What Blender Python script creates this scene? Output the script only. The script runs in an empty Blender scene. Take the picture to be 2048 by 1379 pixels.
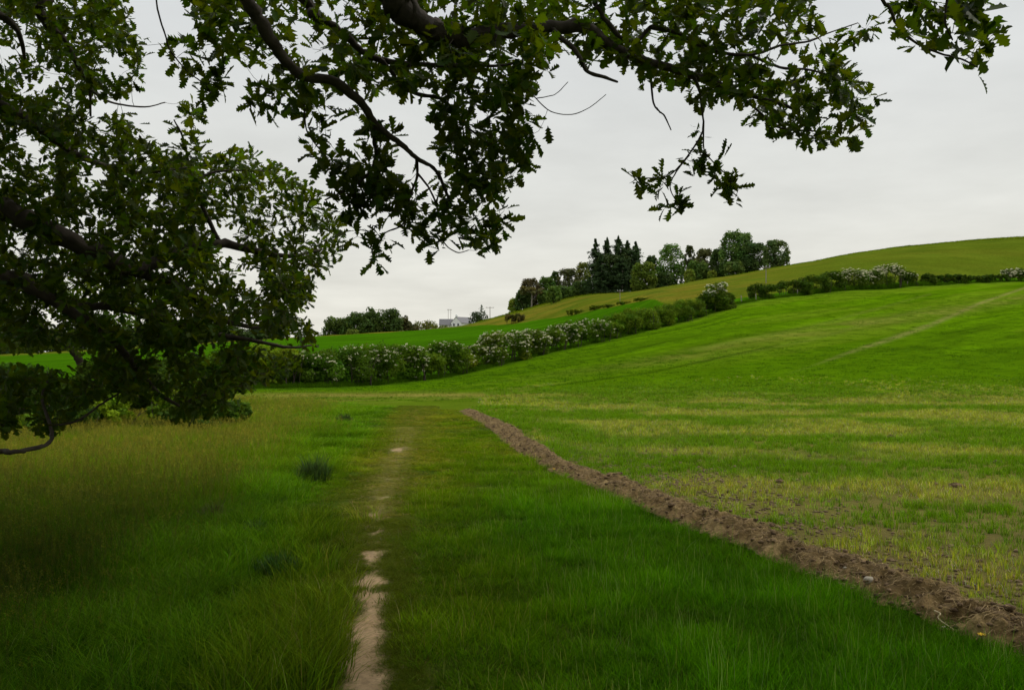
import bpy, math, random
import numpy as np

# ---------------------------------------------------------------- basics
F = 1820.4; H = 1.6; HV = 715.0          # focal length in photo pixels, eye height, horizon row
scene = bpy.context.scene
COL = scene.collection
R = np.random.default_rng(11)


def P(u, v, Y):
    return np.array([(u - 1024) / F * Y, Y, H + (HV - v) / F * Y])


def h2(ix, iy, s):
    n = (ix.astype(np.int64) * 374761393 + iy.astype(np.int64) * 668265263 + s * 69069) & 0x7fffffff
    n = ((n ^ (n >> 13)) * 1274126177) & 0x7fffffff
    n = (n ^ (n >> 16)) & 0xffff
    return n / 65535.0


def vn(x, y, s=0):
    x = np.asarray(x, float); y = np.asarray(y, float)
    ix = np.floor(x); iy = np.floor(y); fx = x - ix; fy = y - iy
    fx = fx * fx * (3 - 2 * fx); fy = fy * fy * (3 - 2 * fy)
    a = h2(ix, iy, s); b = h2(ix + 1, iy, s); c = h2(ix, iy + 1, s); d = h2(ix + 1, iy + 1, s)
    return (a * (1 - fx) + b * fx) * (1 - fy) + (c * (1 - fx) + d * fx) * fy


def fbm(x, y, s=0, o=4):
    t = 0; a = .5; n = 0
    for k in range(o):
        t = t + a * vn(x * 2 ** k, y * 2 ** k, s + k * 17); n += a; a *= .5
    return t / n


def sm(a, b, x):
    t = np.clip((x - a) / (b - a), 0, 1)
    return t * t * (3 - 2 * t)


def mk(name, V, Fc, mat, parent=None, col=None, smooth=False, loc=None, link=True):
    """one mesh object; Fc is a list of (n,3) / (n,4) index arrays"""
    V = np.asarray(V, float).reshape(-1, 3)
    if parent is not None:
        V = V - np.array(parent.location)
    me = bpy.data.meshes.new(name)
    if not isinstance(Fc, (list, tuple)):
        Fc = [Fc]
    Fc = [np.asarray(f) for f in Fc if len(f)]
    me.vertices.add(len(V)); me.vertices.foreach_set('co', V.astype(np.float32).ravel())
    nl = sum(f.size for f in Fc); nf = sum(len(f) for f in Fc)
    me.loops.add(nl); me.polygons.add(nf)
    me.loops.foreach_set('vertex_index', np.concatenate([f.ravel() for f in Fc]).astype(np.int32))
    tot = np.concatenate([np.full(len(f), f.shape[1]) for f in Fc])
    st = np.concatenate([[0], np.cumsum(tot)[:-1]])
    me.polygons.foreach_set('loop_start', st.astype(np.int32))
    me.polygons.foreach_set('loop_total', tot.astype(np.int32))
    if smooth:
        me.polygons.foreach_set('use_smooth', np.ones(nf, bool))
    me.update(calc_edges=True)
    if col is not None:
        col = np.asarray(col, np.float32)
        if col.ndim == 1:
            col = np.tile(col, (len(V), 1))
        ca = me.color_attributes.new('Col', 'FLOAT_COLOR', 'POINT')
        c4 = np.ones((len(V), 4), np.float32); c4[:, :3] = col
        ca.data.foreach_set('color', c4.ravel())
    me.materials.append(mat)
    o = bpy.data.objects.new(name, me)
    if link:
        COL.objects.link(o)
    if parent is not None:
        o.parent = parent
    return o


def thing(name, label, cat, loc, group=None):
    o = bpy.data.objects.new(name, None); COL.objects.link(o)
    o.location = [float(c) for c in loc]; o.empty_display_size = .3
    o['label'] = label; o['category'] = cat
    if group: o['group'] = group
    return o


def tag(o, label=None, cat=None, group=None, kind=None):
    if label: o['label'] = label
    if cat: o['category'] = cat
    if group: o['group'] = group
    if kind: o['kind'] = kind
    return o


class MB:
    def __init__(s): s.V = []; s.Q = []; s.T = []; s.C = []; s.n = 0
    def add(s, V, Q=None, T=None, C=None):
        V = np.asarray(V, float).reshape(-1, 3)
        if Q is not None and len(Q): s.Q.append(np.asarray(Q) + s.n)
        if T is not None and len(T): s.T.append(np.asarray(T) + s.n)
        if C is None: C = (1, 1, 1)
        C = np.asarray(C, float)
        s.C.append(np.tile(C, (len(V), 1)) if C.ndim == 1 else C)
        s.V.append(V); s.n += len(V)
    def build(s, name, mat, parent=None, smooth=False, link=True):
        Fc = []
        if s.Q: Fc.append(np.concatenate(s.Q))
        if s.T: Fc.append(np.concatenate(s.T))
        return mk(name, np.concatenate(s.V), Fc, mat, parent, np.concatenate(s.C), smooth, link=link)
    def box(s, c, d, C=None, rz=0):
        x, y, z = [k / 2 for k in d]
        V = np.array([[-x, -y, -z], [x, -y, -z], [x, y, -z], [-x, y, -z], [-x, -y, z], [x, -y, z], [x, y, z], [-x, y, z]])
        cr, sr = math.cos(rz), math.sin(rz)
        V = np.stack([V[:, 0] * cr - V[:, 1] * sr, V[:, 0] * sr + V[:, 1] * cr, V[:, 2]], 1) + np.array(c)
        s.add(V, [[0, 3, 2, 1], [4, 5, 6, 7], [0, 1, 5, 4], [1, 2, 6, 5], [2, 3, 7, 6], [3, 0, 4, 7]], C=C)


def smooth_line(pts, rad, sub=4, jit=0.0, rg=None):
    pts = np.asarray(pts, float); rad = np.asarray(rad, float)
    if len(pts) < 2: return pts, rad
    Pp = np.vstack([2 * pts[0] - pts[1], pts, 2 * pts[-1] - pts[-2]])
    out = []; ro = []
    for i in range(len(pts) - 1):
        p0, p1, p2, p3 = Pp[i:i + 4]
        for k in range(sub):
            t = k / sub
            out.append(.5 * ((2 * p1) + (-p0 + p2) * t + (2 * p0 - 5 * p1 + 4 * p2 - p3) * t * t + (-p0 + 3 * p1 - 3 * p2 + p3) * t ** 3))
            ro.append(rad[i] * (1 - t) + rad[i + 1] * t)
    out.append(pts[-1]); ro.append(rad[-1])
    out = np.array(out); ro = np.array(ro)
    if jit and rg is not None:
        out[1:-1] += rg.normal(0, 1, (len(out) - 2, 3)) * jit * ro[1:-1, None]
        ro = ro * (1 + rg.normal(0, .06, len(ro)))
    return out, ro


def tube(mb, pts, rad, n=6, C=None, cap=True):
    pts = np.asarray(pts, float); rad = np.asarray(rad, float); m = len(pts)
    d = np.gradient(pts, axis=0); d /= np.linalg.norm(d, axis=1, keepdims=True) + 1e-9
    ref = np.array([0.13, 0.21, 1.0]) if abs(d[:, 2]).mean() < .8 else np.array([1.0, .2, .1])
    a = np.cross(d, ref); a /= np.linalg.norm(a, axis=1, keepdims=True) + 1e-9
    b = np.cross(d, a)
    th = np.arange(n) / n * 2 * math.pi
    V = pts[:, None] + rad[:, None, None] * (np.cos(th)[None, :, None] * a[:, None] + np.sin(th)[None, :, None] * b[:, None])
    i = np.arange(m - 1)[:, None] * n; j = np.arange(n)[None]; k = (j + 1) % n
    Q = np.stack([i + j, i + k, i + n + k, i + n + j], -1).reshape(-1, 4)
    V = V.reshape(-1, 3)
    T = None
    if cap:
        V = np.vstack([V, pts[-1] + d[-1] * rad[-1]])
        T = [[(m - 1) * n + q, (m - 1) * n + (q + 1) % n, m * n] for q in range(n)]
    mb.add(V, Q, T, C)


def rvec(rg, n):
    v = rg.normal(0, 1, (n, 3)); return v / np.linalg.norm(v, axis=1, keepdims=True)


FB = np.array([1.95, 1.7, 1.1])
def cards(mb, c, nrm, size, rg, C, w=.55):
    """leaf-sized bent diamonds at c facing nrm"""
    n = len(c)
    nrm = nrm / (np.linalg.norm(nrm, axis=1, keepdims=True) + 1e-9)
    t = np.cross(nrm, rvec(rg, n)); t /= np.linalg.norm(t, axis=1, keepdims=True) + 1e-9
    b = np.cross(nrm, t)
    s = np.asarray(size).reshape(-1, 1) * np.ones((n, 1))
    V = np.stack([c - t * s, c + b * s * w + nrm * s * .15, c + t * s, c - b * s * w + nrm * s * .15], 1)
    C = np.asarray(C, float)
    Cc = np.repeat(C, 4, 0) if C.ndim == 2 else np.tile(C, (4 * n, 1))
    mb.add(V.reshape(-1, 3), np.arange(4 * n).reshape(n, 4), C=Cc)


# ---------------------------------------------------------------- materials
def newmat(name):
    m = bpy.data.materials.new(name); m.use_nodes = True
    nt = m.node_tree; nt.nodes.clear()
    out = nt.nodes.new('ShaderNodeOutputMaterial')
    return m, nt, out


def N(nt, t, **kw):
    n = nt.nodes.new(t)
    for k, v in kw.items(): setattr(n, k, v)
    return n


def mulcol(nt, a, b, fac=1.0, mode='MULTIPLY'):
    m = N(nt, 'ShaderNodeMix', data_type='RGBA', blend_type=mode)
    m.inputs[0].default_value = fac
    for i, s in ((6, a), (7, b)):
        if isinstance(s, (tuple, list)): m.inputs[i].default_value = (*s, 1)
        else: nt.links.new(s, m.inputs[i])
    return m.outputs[2]


def noise_fac(nt, scale, lo, hi, detail=4, stretch=None, coord='Object', rough=.6):
    tc = N(nt, 'ShaderNodeTexCoord'); src = tc.outputs[coord]
    if stretch is not None:
        mp = N(nt, 'ShaderNodeMapping'); mp.inputs['Scale'].default_value = stretch[0]; mp.inputs['Rotation'].default_value = stretch[1]
        nt.links.new(src, mp.inputs[0]); src = mp.outputs[0]
    nz = N(nt, 'ShaderNodeTexNoise'); nz.inputs['Scale'].default_value = scale; nz.inputs['Detail'].default_value = detail
    nz.inputs['Roughness'].default_value = rough
    nt.links.new(src, nz.inputs['Vector'])
    mr = N(nt, 'ShaderNodeMapRange'); mr.inputs[1].default_value = .25; mr.inputs[2].default_value = .75
    mr.inputs[3].default_value = lo; mr.inputs[4].default_value = hi
    nt.links.new(nz.outputs[0], mr.inputs[0])
    return mr.outputs[0], nz.outputs[0]


def leafmat(name, trans=.35, rough=.5, spec=.3, scale=3.0, tint=False, vary=.25, under=None, tcol=(1.5, 1.35, .5)):
    m, nt, out = newmat(name)
    at = N(nt, 'ShaderNodeAttribute', attribute_name='Col')
    c = at.outputs['Color']
    if tint:
        ti = N(nt, 'ShaderNodeAttribute', attribute_name='tint', attribute_type='INSTANCER')
        c = mulcol(nt, c, ti.outputs['Vector'])
        oi = N(nt, 'ShaderNodeObjectInfo')
        mr = N(nt, 'ShaderNodeMapRange'); mr.inputs[3].default_value = 1 - vary; mr.inputs[4].default_value = 1 + vary
        nt.links.new(oi.outputs['Random'], mr.inputs[0]); c = mulcol(nt, c, mr.outputs[0])
    else:
        f, _ = noise_fac(nt, scale, 1 - vary, 1 + vary, 3)
        c = mulcol(nt, c, f)
    if under:
        ge = N(nt, 'ShaderNodeNewGeometry')
        mx = N(nt, 'ShaderNodeMix', data_type='RGBA'); nt.links.new(ge.outputs['Backfacing'], mx.inputs[0])
        nt.links.new(c, mx.inputs[6]); nt.links.new(mulcol(nt, c, under), mx.inputs[7]); cf = mx.outputs[2]
    else: cf = c
    p = N(nt, 'ShaderNodeBsdfPrincipled'); nt.links.new(cf, p.inputs['Base Color'])
    p.inputs['Roughness'].default_value = rough; p.inputs['Specular IOR Level'].default_value = spec
    tr = N(nt, 'ShaderNodeBsdfTranslucent'); nt.links.new(mulcol(nt, c, tcol), tr.inputs[0])
    mx = N(nt, 'ShaderNodeMixShader'); mx.inputs[0].default_value = trans
    nt.links.new(p.outputs[0], mx.inputs[1]); nt.links.new(tr.outputs[0], mx.inputs[2])
    nt.links.new(mx.outputs[0], out.inputs[0])
    return m


def landmat(name, fine, mid, bump=.6, bscale=None, stretch=None, vary=.35):
    """terrain: vertex colour (where the ground itself has that colour) x noise, with bump"""
    m, nt, out = newmat(name)
    at = N(nt, 'ShaderNodeAttribute', attribute_name='Col'); c = at.outputs['Color']
    f, n1 = noise_fac(nt, fine, 1 - vary, 1 + vary, 5, stretch, rough=.75)
    c = mulcol(nt, c, f)
    f2, n2 = noise_fac(nt, mid, .8, 1.2, 4)
    c = mulcol(nt, c, f2)
    p = N(nt, 'ShaderNodeBsdfPrincipled'); nt.links.new(c, p.inputs['Base Color'])
    p.inputs['Roughness'].default_value = .95; p.inputs['Specular IOR Level'].default_value = .0
    bp = N(nt, 'ShaderNodeBump'); bp.inputs['Strength'].default_value = bump; bp.inputs['Distance'].default_value = bscale or .1
    nt.links.new(n1, bp.inputs['Height']); nt.links.new(bp.outputs[0], p.inputs['Normal'])
    nt.links.new(p.outputs[0], out.inputs[0])
    return m


def plain(name, col, rough=.8, nscale=8, vary=.25, bump=.3, bd=.01, spec=.2, attr=False, stretch=None):
    m, nt, out = newmat(name)
    f, n1 = noise_fac(nt, nscale, 1 - vary, 1 + vary, 5, stretch)
    if attr:
        at = N(nt, 'ShaderNodeAttribute', attribute_name='Col'); c = mulcol(nt, at.outputs['Color'], f)
    else: c = mulcol(nt, tuple(col), f)
    p = N(nt, 'ShaderNodeBsdfPrincipled'); nt.links.new(c, p.inputs['Base Color'])
    p.inputs['Roughness'].default_value = rough; p.inputs['Specular IOR Level'].default_value = spec
    bp = N(nt, 'ShaderNodeBump'); bp.inputs['Strength'].default_value = bump; bp.inputs['Distance'].default_value = bd
    nt.links.new(n1, bp.inputs['Height']); nt.links.new(bp.outputs[0], p.inputs['Normal'])
    nt.links.new(p.outputs[0], out.inputs[0])
    return m


M = {}
M['oakleaf'] = leafmat('oak_leaf', .36, .6, .07, 1.2, vary=.3, under=(1.05, 1.0, 1.1), tcol=(3.2, 2.9, .4))
M['leaf'] = leafmat('hedge_leaf', .3, .7, .04, 1.5, vary=.3)
M['farleaf'] = leafmat('tree_leaf', .25, .7, .15, .35, vary=.25, tcol=(1.3, 1.25, .7))
M['blade'] = leafmat('grass_blade', .35, .7, .02, tint=True, vary=.3, tcol=(1.3, 1.3, .4))
M['bark'] = plain('oak_bark', (.045, .036, .026), .9, 14, .5, .8, .02, stretch=((1, 1, 1), (0, 0, 0)))
M['farbark'] = plain('far_bark', (.055, .042, .03), .9, 3, .3, .3, .02)
M['palebark'] = plain('pale_bark', (.22, .19, .15), .9, 3, .3, .3, .02)
M['lawn'] = landmat('meadow_ground', 22, .6, .8, .05)
M['crop'] = landmat('crop_soil', 9, .35, .8, .08, stretch=((1, 3.2, 1), (0, 0, -.83)), vary=.38)
M['far'] = landmat('far_field_grass', 3.5, .06, .7, .25, vary=.28)
M['hill'] = landmat('hill_grass', 2.2, .08, .8, .35, vary=.36)
M['soil'] = plain('tilled_soil', (.12, .08, .045), .95, 22, .45, .9, .03, spec=.1, attr=True)
M['stone'] = plain('field_stone', (.33, .29, .22), .85, 20, .3, .5, .01)
M['blossom'] = leafmat('blossom', .3, .6, .2, 4, vary=.12, tcol=(1, 1, .9))
M['fibre'] = plain('dry_root', (.28, .20, .11), .9, 20, .3, .2, .002, attr=True)
M['render'] = plain('white_render', (.78, .78, .76), .8, .8, .06, .1, .01)
M['slate'] = plain('roof_slate', (.17, .165, .17), .7, 2.5, .25, .5, .03)
M['wood'] = plain('weathered_post', (.25, .22, .18), .9, 6, .3, .4, .01)
M['glass'] = plain('dark_glass', (.03, .035, .04), .2, 2, .1, 0, .01, spec=.5)
M['steel'] = plain('pale_metal', (.45, .47, .48), .5, 3, .1, .1, .01)
M['yellow'] = plain('petals', (.75, .48, .01), .7, 30, .15, .1, .002)

# ---------------------------------------------------------------- terrain
# key lines of the land, as (column, row, distance): hedge foot, top of the far field, skyline of the hill
HG = np.array([[-2400, 777, 44], [-600, 777, 46], [200, 776, 47.5], [460, 775, 48.5], [650, 773, 50], [760, 768, 54], [900, 752, 61], [1000, 729, 68], [1100, 704, 75], [1200, 681, 83],
               [1300, 656, 92], [1400, 631, 102], [1480, 607, 110], [1560, 595, 118], [1700, 580, 130], [1800, 573, 138], [1900, 568, 148],
               [2040, 562, 160], [2400, 552, 180], [4400, 560, 220]], float)
FT = np.array([[-2400, 720, 200], [-300, 716, 230], [0, 712, 230], [130, 706, 230], [300, 695, 235], [500, 682, 240], [650, 672, 250], [800, 663, 265], [900, 655, 285],
               [960, 651, 280], [1000, 650, 262], [1050, 646, 245], [1130, 634, 222], [1200, 620, 195], [1290, 602, 160], [1330, 594, 132],
               [1400, 0, 106], [4400, 0, 226]], float)
CR = np.array([[-2400, 716, 320], [0, 709, 300], [300, 692, 300], [650, 672, 290], [800, 663, 300], [880, 657, 310], [930, 649, 315], [960, 641, 315], [1000, 631, 315], [1050, 617, 318],
               [1100, 604, 320], [1155, 590, 320], [1208, 586, 320], [1260, 585, 315], [1310, 579, 305], [1416, 558, 295], [1474, 551, 290],
               [1532, 539, 284], [1582, 530, 280], [1640, 520, 274], [1700, 508, 268], [1800, 493, 258], [1900, 483, 250], [2030, 474, 242], [2400, 460, 240], [4400, 520, 250]], float)
a2u = lambda a: 1024 + F * a
A = np.concatenate([np.linspace(-2.6, -.72, 40)[:-1], np.linspace(-.72, .72, 520), np.linspace(.72, 2.6, 40)[1:]])
LY = np.linspace(math.log(1.0), math.log(1700), 900); YG = np.exp(LY)
NA, NY = len(A), len(YG)
UA = a2u(A)
def kl(T):
    return np.interp(UA, T[:, 0], T[:, 1]), np.interp(UA, T[:, 0], T[:, 2])
hv, hY = kl(HG); fv, fY = kl(FT); cv, cY = kl(CR)
zz = lambda v, Y: H + (HV - v) / F * Y
hz = zz(hv, hY); cz = zz(cv, cY)
fz = zz(fv, fY)
# right of column 1330 the far field has run out: its line just follows the hedge
mrg = sm(1300, 1400, UA); fY = fY * (1 - mrg) + (hY + 6) * mrg; fz = np.where(mrg > 0, fz * (1 - mrg) + (hz + .9) * mrg, fz)
fz = np.where(UA > 1330, hz + (cz - hz) * .12 * np.clip((fY - hY) / 20, 0, 1) + .3, fz)
GZ = np.zeros((NA, NY))
for i in range(NA):
    y0 = 31.0
    z = np.zeros(NY)
    t = np.clip((YG - y0) / (hY[i] - y0), 0, 1)
    z = hz[i] * t ** 1.28
    t2 = np.clip((YG - hY[i]) / (fY[i] - hY[i]), 0, 1); z = np.where(YG > hY[i], hz[i] + (fz[i] - hz[i]) * t2, z)
    t3 = np.clip((YG - fY[i]) / max(cY[i] - fY[i], 5), 0, 1)
    z = np.where(YG > fY[i], fz[i] + (cz[i] - fz[i]) * (t3 + .22 * t3 * (1 - t3)), z)
    drop = (YG - cY[i])
    z = np.where(drop > 0, cz[i] - drop * .02 - drop ** 2 * .00012, z)
    GZ[i] = np.maximum(z, -25)
k = np.array([1, 2, 3, 2, 1.]); k /= k.sum()
Gp = np.pad(GZ, ((0, 0), (2, 2)), 'edge'); GZ = sum(k[j] * Gp[:, j:j + NY] for j in range(5))
k9 = np.ones(9) / 9
Gp = np.pad(GZ, ((4, 4), (0, 0)), 'edge'); GZ = sum(k9[j] * Gp[j:j + NA] for j in range(9))
XG = A[:, None] * YG[None]; YY = np.broadcast_to(YG[None], XG.shape)
GZ = GZ + (fbm(XG / 1.7, YY / 1.7, 3, 3) - .5) * .05 * sm(2, 6, YY) + (fbm(XG / 14, YY / 14, 5, 3) - .5) * .5 * sm(40, 120, YY) \
     + (fbm(XG / 5, YY / 5, 9, 3) - .5) * .25 * sm(60, 160, YY)


def gz(x, y):
    x = np.asarray(x, float); y = np.maximum(np.asarray(y, float), 1.0)
    a = x / y; fi = np.interp(a, A, np.arange(NA)); fj = np.interp(np.log(y), LY, np.arange(NY))
    i = np.minimum(fi.astype(int), NA - 2); j = np.minimum(fj.astype(int), NY - 2); fi = fi - i; fj = fj - j
    return (GZ[i, j] * (1 - fi) + GZ[i + 1, j] * fi) * (1 - fj) + (GZ[i, j + 1] * (1 - fi) + GZ[i + 1, j + 1] * fi) * fj


def line(pts):            # rows on the flat near ground -> x as a function of y
    p = np.array(pts, float); Y = H * F / (p[:, 1] - HV); X = (p[:, 0] - 1024) / F * Y
    o = np.argsort(Y); return Y[o], X[o]


PY, PX = line([(728, 1500), (728, 1379), (738, 1250), (742, 1110), (758, 1010), (785, 930), (806, 880), (822, 845), (836, 825), (838, 808)])
pathx = lambda y: np.interp(y, PY, PX)
MY, MX = line([(2600, 1600), (2030, 1322), (1880, 1258), (1700, 1183), (1500, 1103), (1400, 1070), (1300, 1030), (1200, 982), (1100, 943), (1040, 908), (980, 858), (915, 820)])
moundx = lambda y: np.interp(y, MY, MX)          # left foot of the soil ridge

U = 1024 + F * XG / YY; Vv = HV - F * (GZ - H) / YY
hYv = np.broadcast_to(hY[:, None], XG.shape); fYv = np.broadcast_to(fY[:, None], XG.shape)
# regions
crop = ((XG > moundx(YY) + .25) & (YY < 28)) | (YY > 33) | ((YY >= 28) & (XG > moundx(28) + (YY - 28) * -1.5))
crop &= (YY < hYv)
farf = (YY >= hYv) & (YY < fYv + .5)
hill = (YY >= hYv) & ~farf
reg = np.where(hill, 3, np.where(farf, 2, np.where(crop, 1, 0)))

# ground colours
def mixc(a, b, t):
    t = np.asarray(t)[..., None]; return np.asarray(a, float) * (1 - t) + np.asarray(b, float) * t
GREEN = np.array([.085, .155, .0015]); LUSH = np.array([.036, .125, .004]); DRY = np.array([.20, .185, .035]); SOIL = np.array([.15, .115, .045])
n1 = fbm(XG / .8, YY / .8, 21, 4); n2 = fbm(XG / 3.5, YY / 3.5, 22, 4)
c0 = mixc([.05, .085, .008], [.035, .06, .006], n1)
worn = 1 - sm(.08, .45, np.abs(XG - pathx(YY)) / (1 + YY * .02)); c0 = mixc(c0, [.10, .105, .02], worn * (1 - sm(20, 30, YY)))
# crop: soil near, seedlings closing up with distance, dry bands
dx, dy = .67, .742
al = XG * dx + YY * dy; ac = -XG * dy + YY * dx
cov = sm(6, 24, YY) * .75 + .1
c1 = mixc(SOIL, GREEN, cov)
c1 = mixc(c1, GREEN * [.85, .98, 1], sm(30, 45, YY))
patch = sm(.50, .66, fbm(al / 9 + 3, ac / 2.6, 31, 4))
lowf = (1 - sm(815, 880, np.where(YY > 12, 815 + 0 * Vv, Vv)))
dry = patch * .55 * (1 - sm(38, 46, YY)) * sm(7, 12, YY)
dry = np.maximum(dry, 1.1 * np.exp(-((Vv - 790 - (U - 760) * .000) / 4.5) ** 2) * sm(440, 560, U) * (1 - sm(1000, 1300, U)) * (.5 + .7 * n2))
dry = np.maximum(dry, .70 * np.exp(-((Vv - 800 - (n2 - .5) * 26) / 8) ** 2) * sm(900, 1300, U))
dry = np.maximum(dry, .75 * np.exp(-((Vv - 826 - (n2 - .5) * 26) / 8) ** 2) * sm(1250, 1500, U) * n2 * 1.6)
dry = np.maximum(dry, .50 * np.exp(-((ac - 30.5) / 2.4) ** 2) * sm(40, 60, YY) * n2 * 1.6)
c1 = mixc(c1, DRY, np.clip(dry, 0, 1))
# slope: streaks that follow the drill rows
st = fbm(al / 16, ac / .9, 41, 5); st2 = fbm(al / 30, ac / 4.5, 43, 3)
sl = sm(40, 60, YY)
c1 = c1 * (1 + sl[..., None] * ((st - .5) * .9 + (st2 - .5) * .35)[..., None])
c1 = mixc(c1, [.13, .17, .012], sl * sm(.52, .7, st2) * .3)
# worn track climbing the slope, and two tramlines
def band(p, w, ext=0):
    p = np.array(p, float); out = np.zeros_like(U)
    v = np.interp(U, p[:, 0], p[:, 1]); inside = (U > p[0, 0]) & (U < p[-1, 0] + ext)
    ww = np.interp(U, p[:, 0], w)
    return np.where(inside, np.exp(-((Vv - v) / ww) ** 2), 0)
tr = band([(1560, 752), (1620, 733), (1700, 704), (1780, 678), (1860, 650), (1900, 633), (1960, 606), (2060, 572)], [2, 2.6, 3.8, 4.6, 4.8, 4, 2.8, 2], 60)
tr *= (.45 + .6 * sm(.25, .6, fbm(al / 1.2, ac / .8, 51, 4))) * sm(1540, 1760, U)
c1 = mixc(c1, [.27, .21, .08], np.clip(tr * .45, 0, 1) * (reg == 1))
for off in (-26, -52):
    t2_ = band([(1380, 752 + off), (1620, 706 + off), (1860, 640 + off)], [3, 3, 2.5]) * .35
    c1 = mixc(c1, [.12, .15, .02], t2_)
tm = band([(1100, 772), (1300, 745), (1480, 706), (1560, 688)], [1.6, 2, 2, 1.6]) * .45
c1 = c1 * (1 - tm[..., None])
tm = band([(980, 752), (1100, 738), (1200, 716), (1330, 684)], [1.6, 2, 2, 1.6]) * .3
c1 = c1 * (1 - tm[..., None])
tm = (1 - sm(0, 6, hYv - YY)); c1 = mixc(c1, [.028, .065, .006], tm * .75)       # rank grass at the hedge foot
c2 = mixc(GREEN * [.40, .70, 1], GREEN * [.52, .78, 1], fbm(al / 25, ac / 3, 61, 4))
c2 = c2 * (1 + ((fbm(al / 60, ac / 2.2, 63, 3) - .5) * .5))[..., None]
hn = fbm(XG / 30, YY / 14, 71, 4); hn2 = fbm(XG / 5, YY / 4, 73, 4)
c3 = mixc([.095, .12, .008], [.15, .135, .014], sm(.35, .8, hn)); c3 = mixc(c3, [.06, .11, .008], sm(.5, .75, hn2) * .7)
c3 = mixc(c3, [.085, .125, .008], sm(1350, 1750, U) * .75)
CG = np.where((reg == 0)[..., None], c0, np.where((reg == 1)[..., None], c1, np.where((reg == 2)[..., None], c2, c3)))
CG = np.clip(CG, .002, .6)
VG = np.stack([XG, YY, GZ], -1)
idx = np.arange(NA * NY).reshape(NA, NY)
QF = np.stack([idx[:-1, :-1], idx[1:, :-1], idx[1:, 1:], idx[:-1, 1:]], -1).reshape(-1, 4)
RQ = reg[:-1, :-1].reshape(-1)
for rn, name, mt in ((0, 'ground', 'lawn'), (1, 'field', 'crop'), (2, 'far_field', 'far'), (3, 'hill', 'hill')):
    q = QF[RQ == rn]; u_, inv = np.unique(q, return_inverse=True)
    V_ = VG.reshape(-1, 3)[u_]; C_ = CG.reshape(-1, 3)[u_]; q = inv.reshape(-1, 4)
    if rn == 0:           # the same sheet runs on under and behind the viewer
        n0 = len(V_)
        xs = np.linspace(-120, 120, 13); ex = np.array([[x, y, -.03] for y in (-100, -30, 0, 30) for x in xs])
        eq = np.array([[n0 + r_ * 13 + c_, n0 + r_ * 13 + c_ + 1, n0 + (r_ + 1) * 13 + c_ + 1, n0 + (r_ + 1) * 13 + c_] for r_ in range(3) for c_ in range(12)])
        V_ = np.vstack([V_, ex]); C_ = np.vstack([C_, np.tile([.05, .09, .008], (len(ex), 1))]); q = np.vstack([q, eq])
    o = mk(name, V_, [q], M[mt], None, C_, True)
    tag(o, {0: 'rough green meadow and mown strip on both sides of the trodden path', 1: 'crop field of thin seedlings rising up the slope to the hedge',
            2: 'bright green field beyond the hedge', 3: 'tan and olive grass hill behind the hedge'}[rn], kind='structure')

# ---------------------------------------------------------------- trodden path
ys = np.exp(np.linspace(math.log(2.2), math.log(34), 700)); ts = np.linspace(-1, 1, 41)
hw = .115 + .05 * (vn(ys * 1.6, ys * 0, 5) - .5) + .010 * np.maximum(ys - 8, 0)
X = pathx(ys)[:, None] + ts[None] * hw[:, None] + (fbm(ys[:, None] * 4 + 0 * ts, ts[None] * 3 + 0 * ys[:, None], 8, 3) - .5) * .12
Yp = np.broadcast_to(ys[:, None], X.shape)
BY = [2, 4.5, 5.3, 5.62, 5.78, 5.9, 6.1, 6.25, 6.4, 6.7, 6.83, 6.95, 7.3, 7.6, 9, 13, 15.2, 15.6, 16.1, 16.5, 17, 18.2, 20, 34]
BW = [1, .98, .88, .92, .70, .86, .92, .72, .88, .84, .72, .86, .84, .66, .54, .34, .42, .75, .8, .42, .38, .48, .2, -.3]
def barefn(x, y):
    t = (x - pathx(y) - (fbm(y * 4, x * 2, 8, 3) - .5) * .12) / (.125 + .05 * (vn(y * 1.6, y * 0, 5) - .5) + .010 * np.maximum(y - 8, 0))
    n_ = .7 * fbm(x * 13, y * 5, 81, 5) + .3 * vn(x * 60, y * 28, 89); return sm(-.16, .3, np.interp(y, BY, BW) - (.36 + 1.6 * (n_ - .4)) - .42 * np.abs(t) ** 2.2)
hw = .24 + .012 * np.maximum(ys - 8, 0); X = pathx(ys)[:, None] + ts[None] * hw[:, None]; bare = barefn(X, Yp)
cp = mixc(np.array([.10, .10, .024]) * np.ones(X.shape + (1,)), mixc([.36, .25, .135], [.24, .16, .08], fbm(X * 18, Yp * 10, 85, 3)), bare)
zp = gz(X, Yp) + .005
ix = np.arange(X.size).reshape(X.shape); PQ = np.stack([ix[:-1, :-1], ix[:-1, 1:], ix[1:, 1:], ix[1:, :-1]], -1).reshape(-1, 4)
PQ = PQ[(bare.reshape(-1)[PQ].max(1) > .03) | (Yp.reshape(-1)[PQ[:, 0]] < 4)]
o = mk('path', np.stack([X, Yp, zp], -1), [PQ],
       plain('trodden_earth', (1, 1, 1), .95, 45, .3, .5, .004, attr=True), None, cp.reshape(-1, 3), True)
tag(o, 'narrow trodden earth path through the grass', kind='structure')

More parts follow.
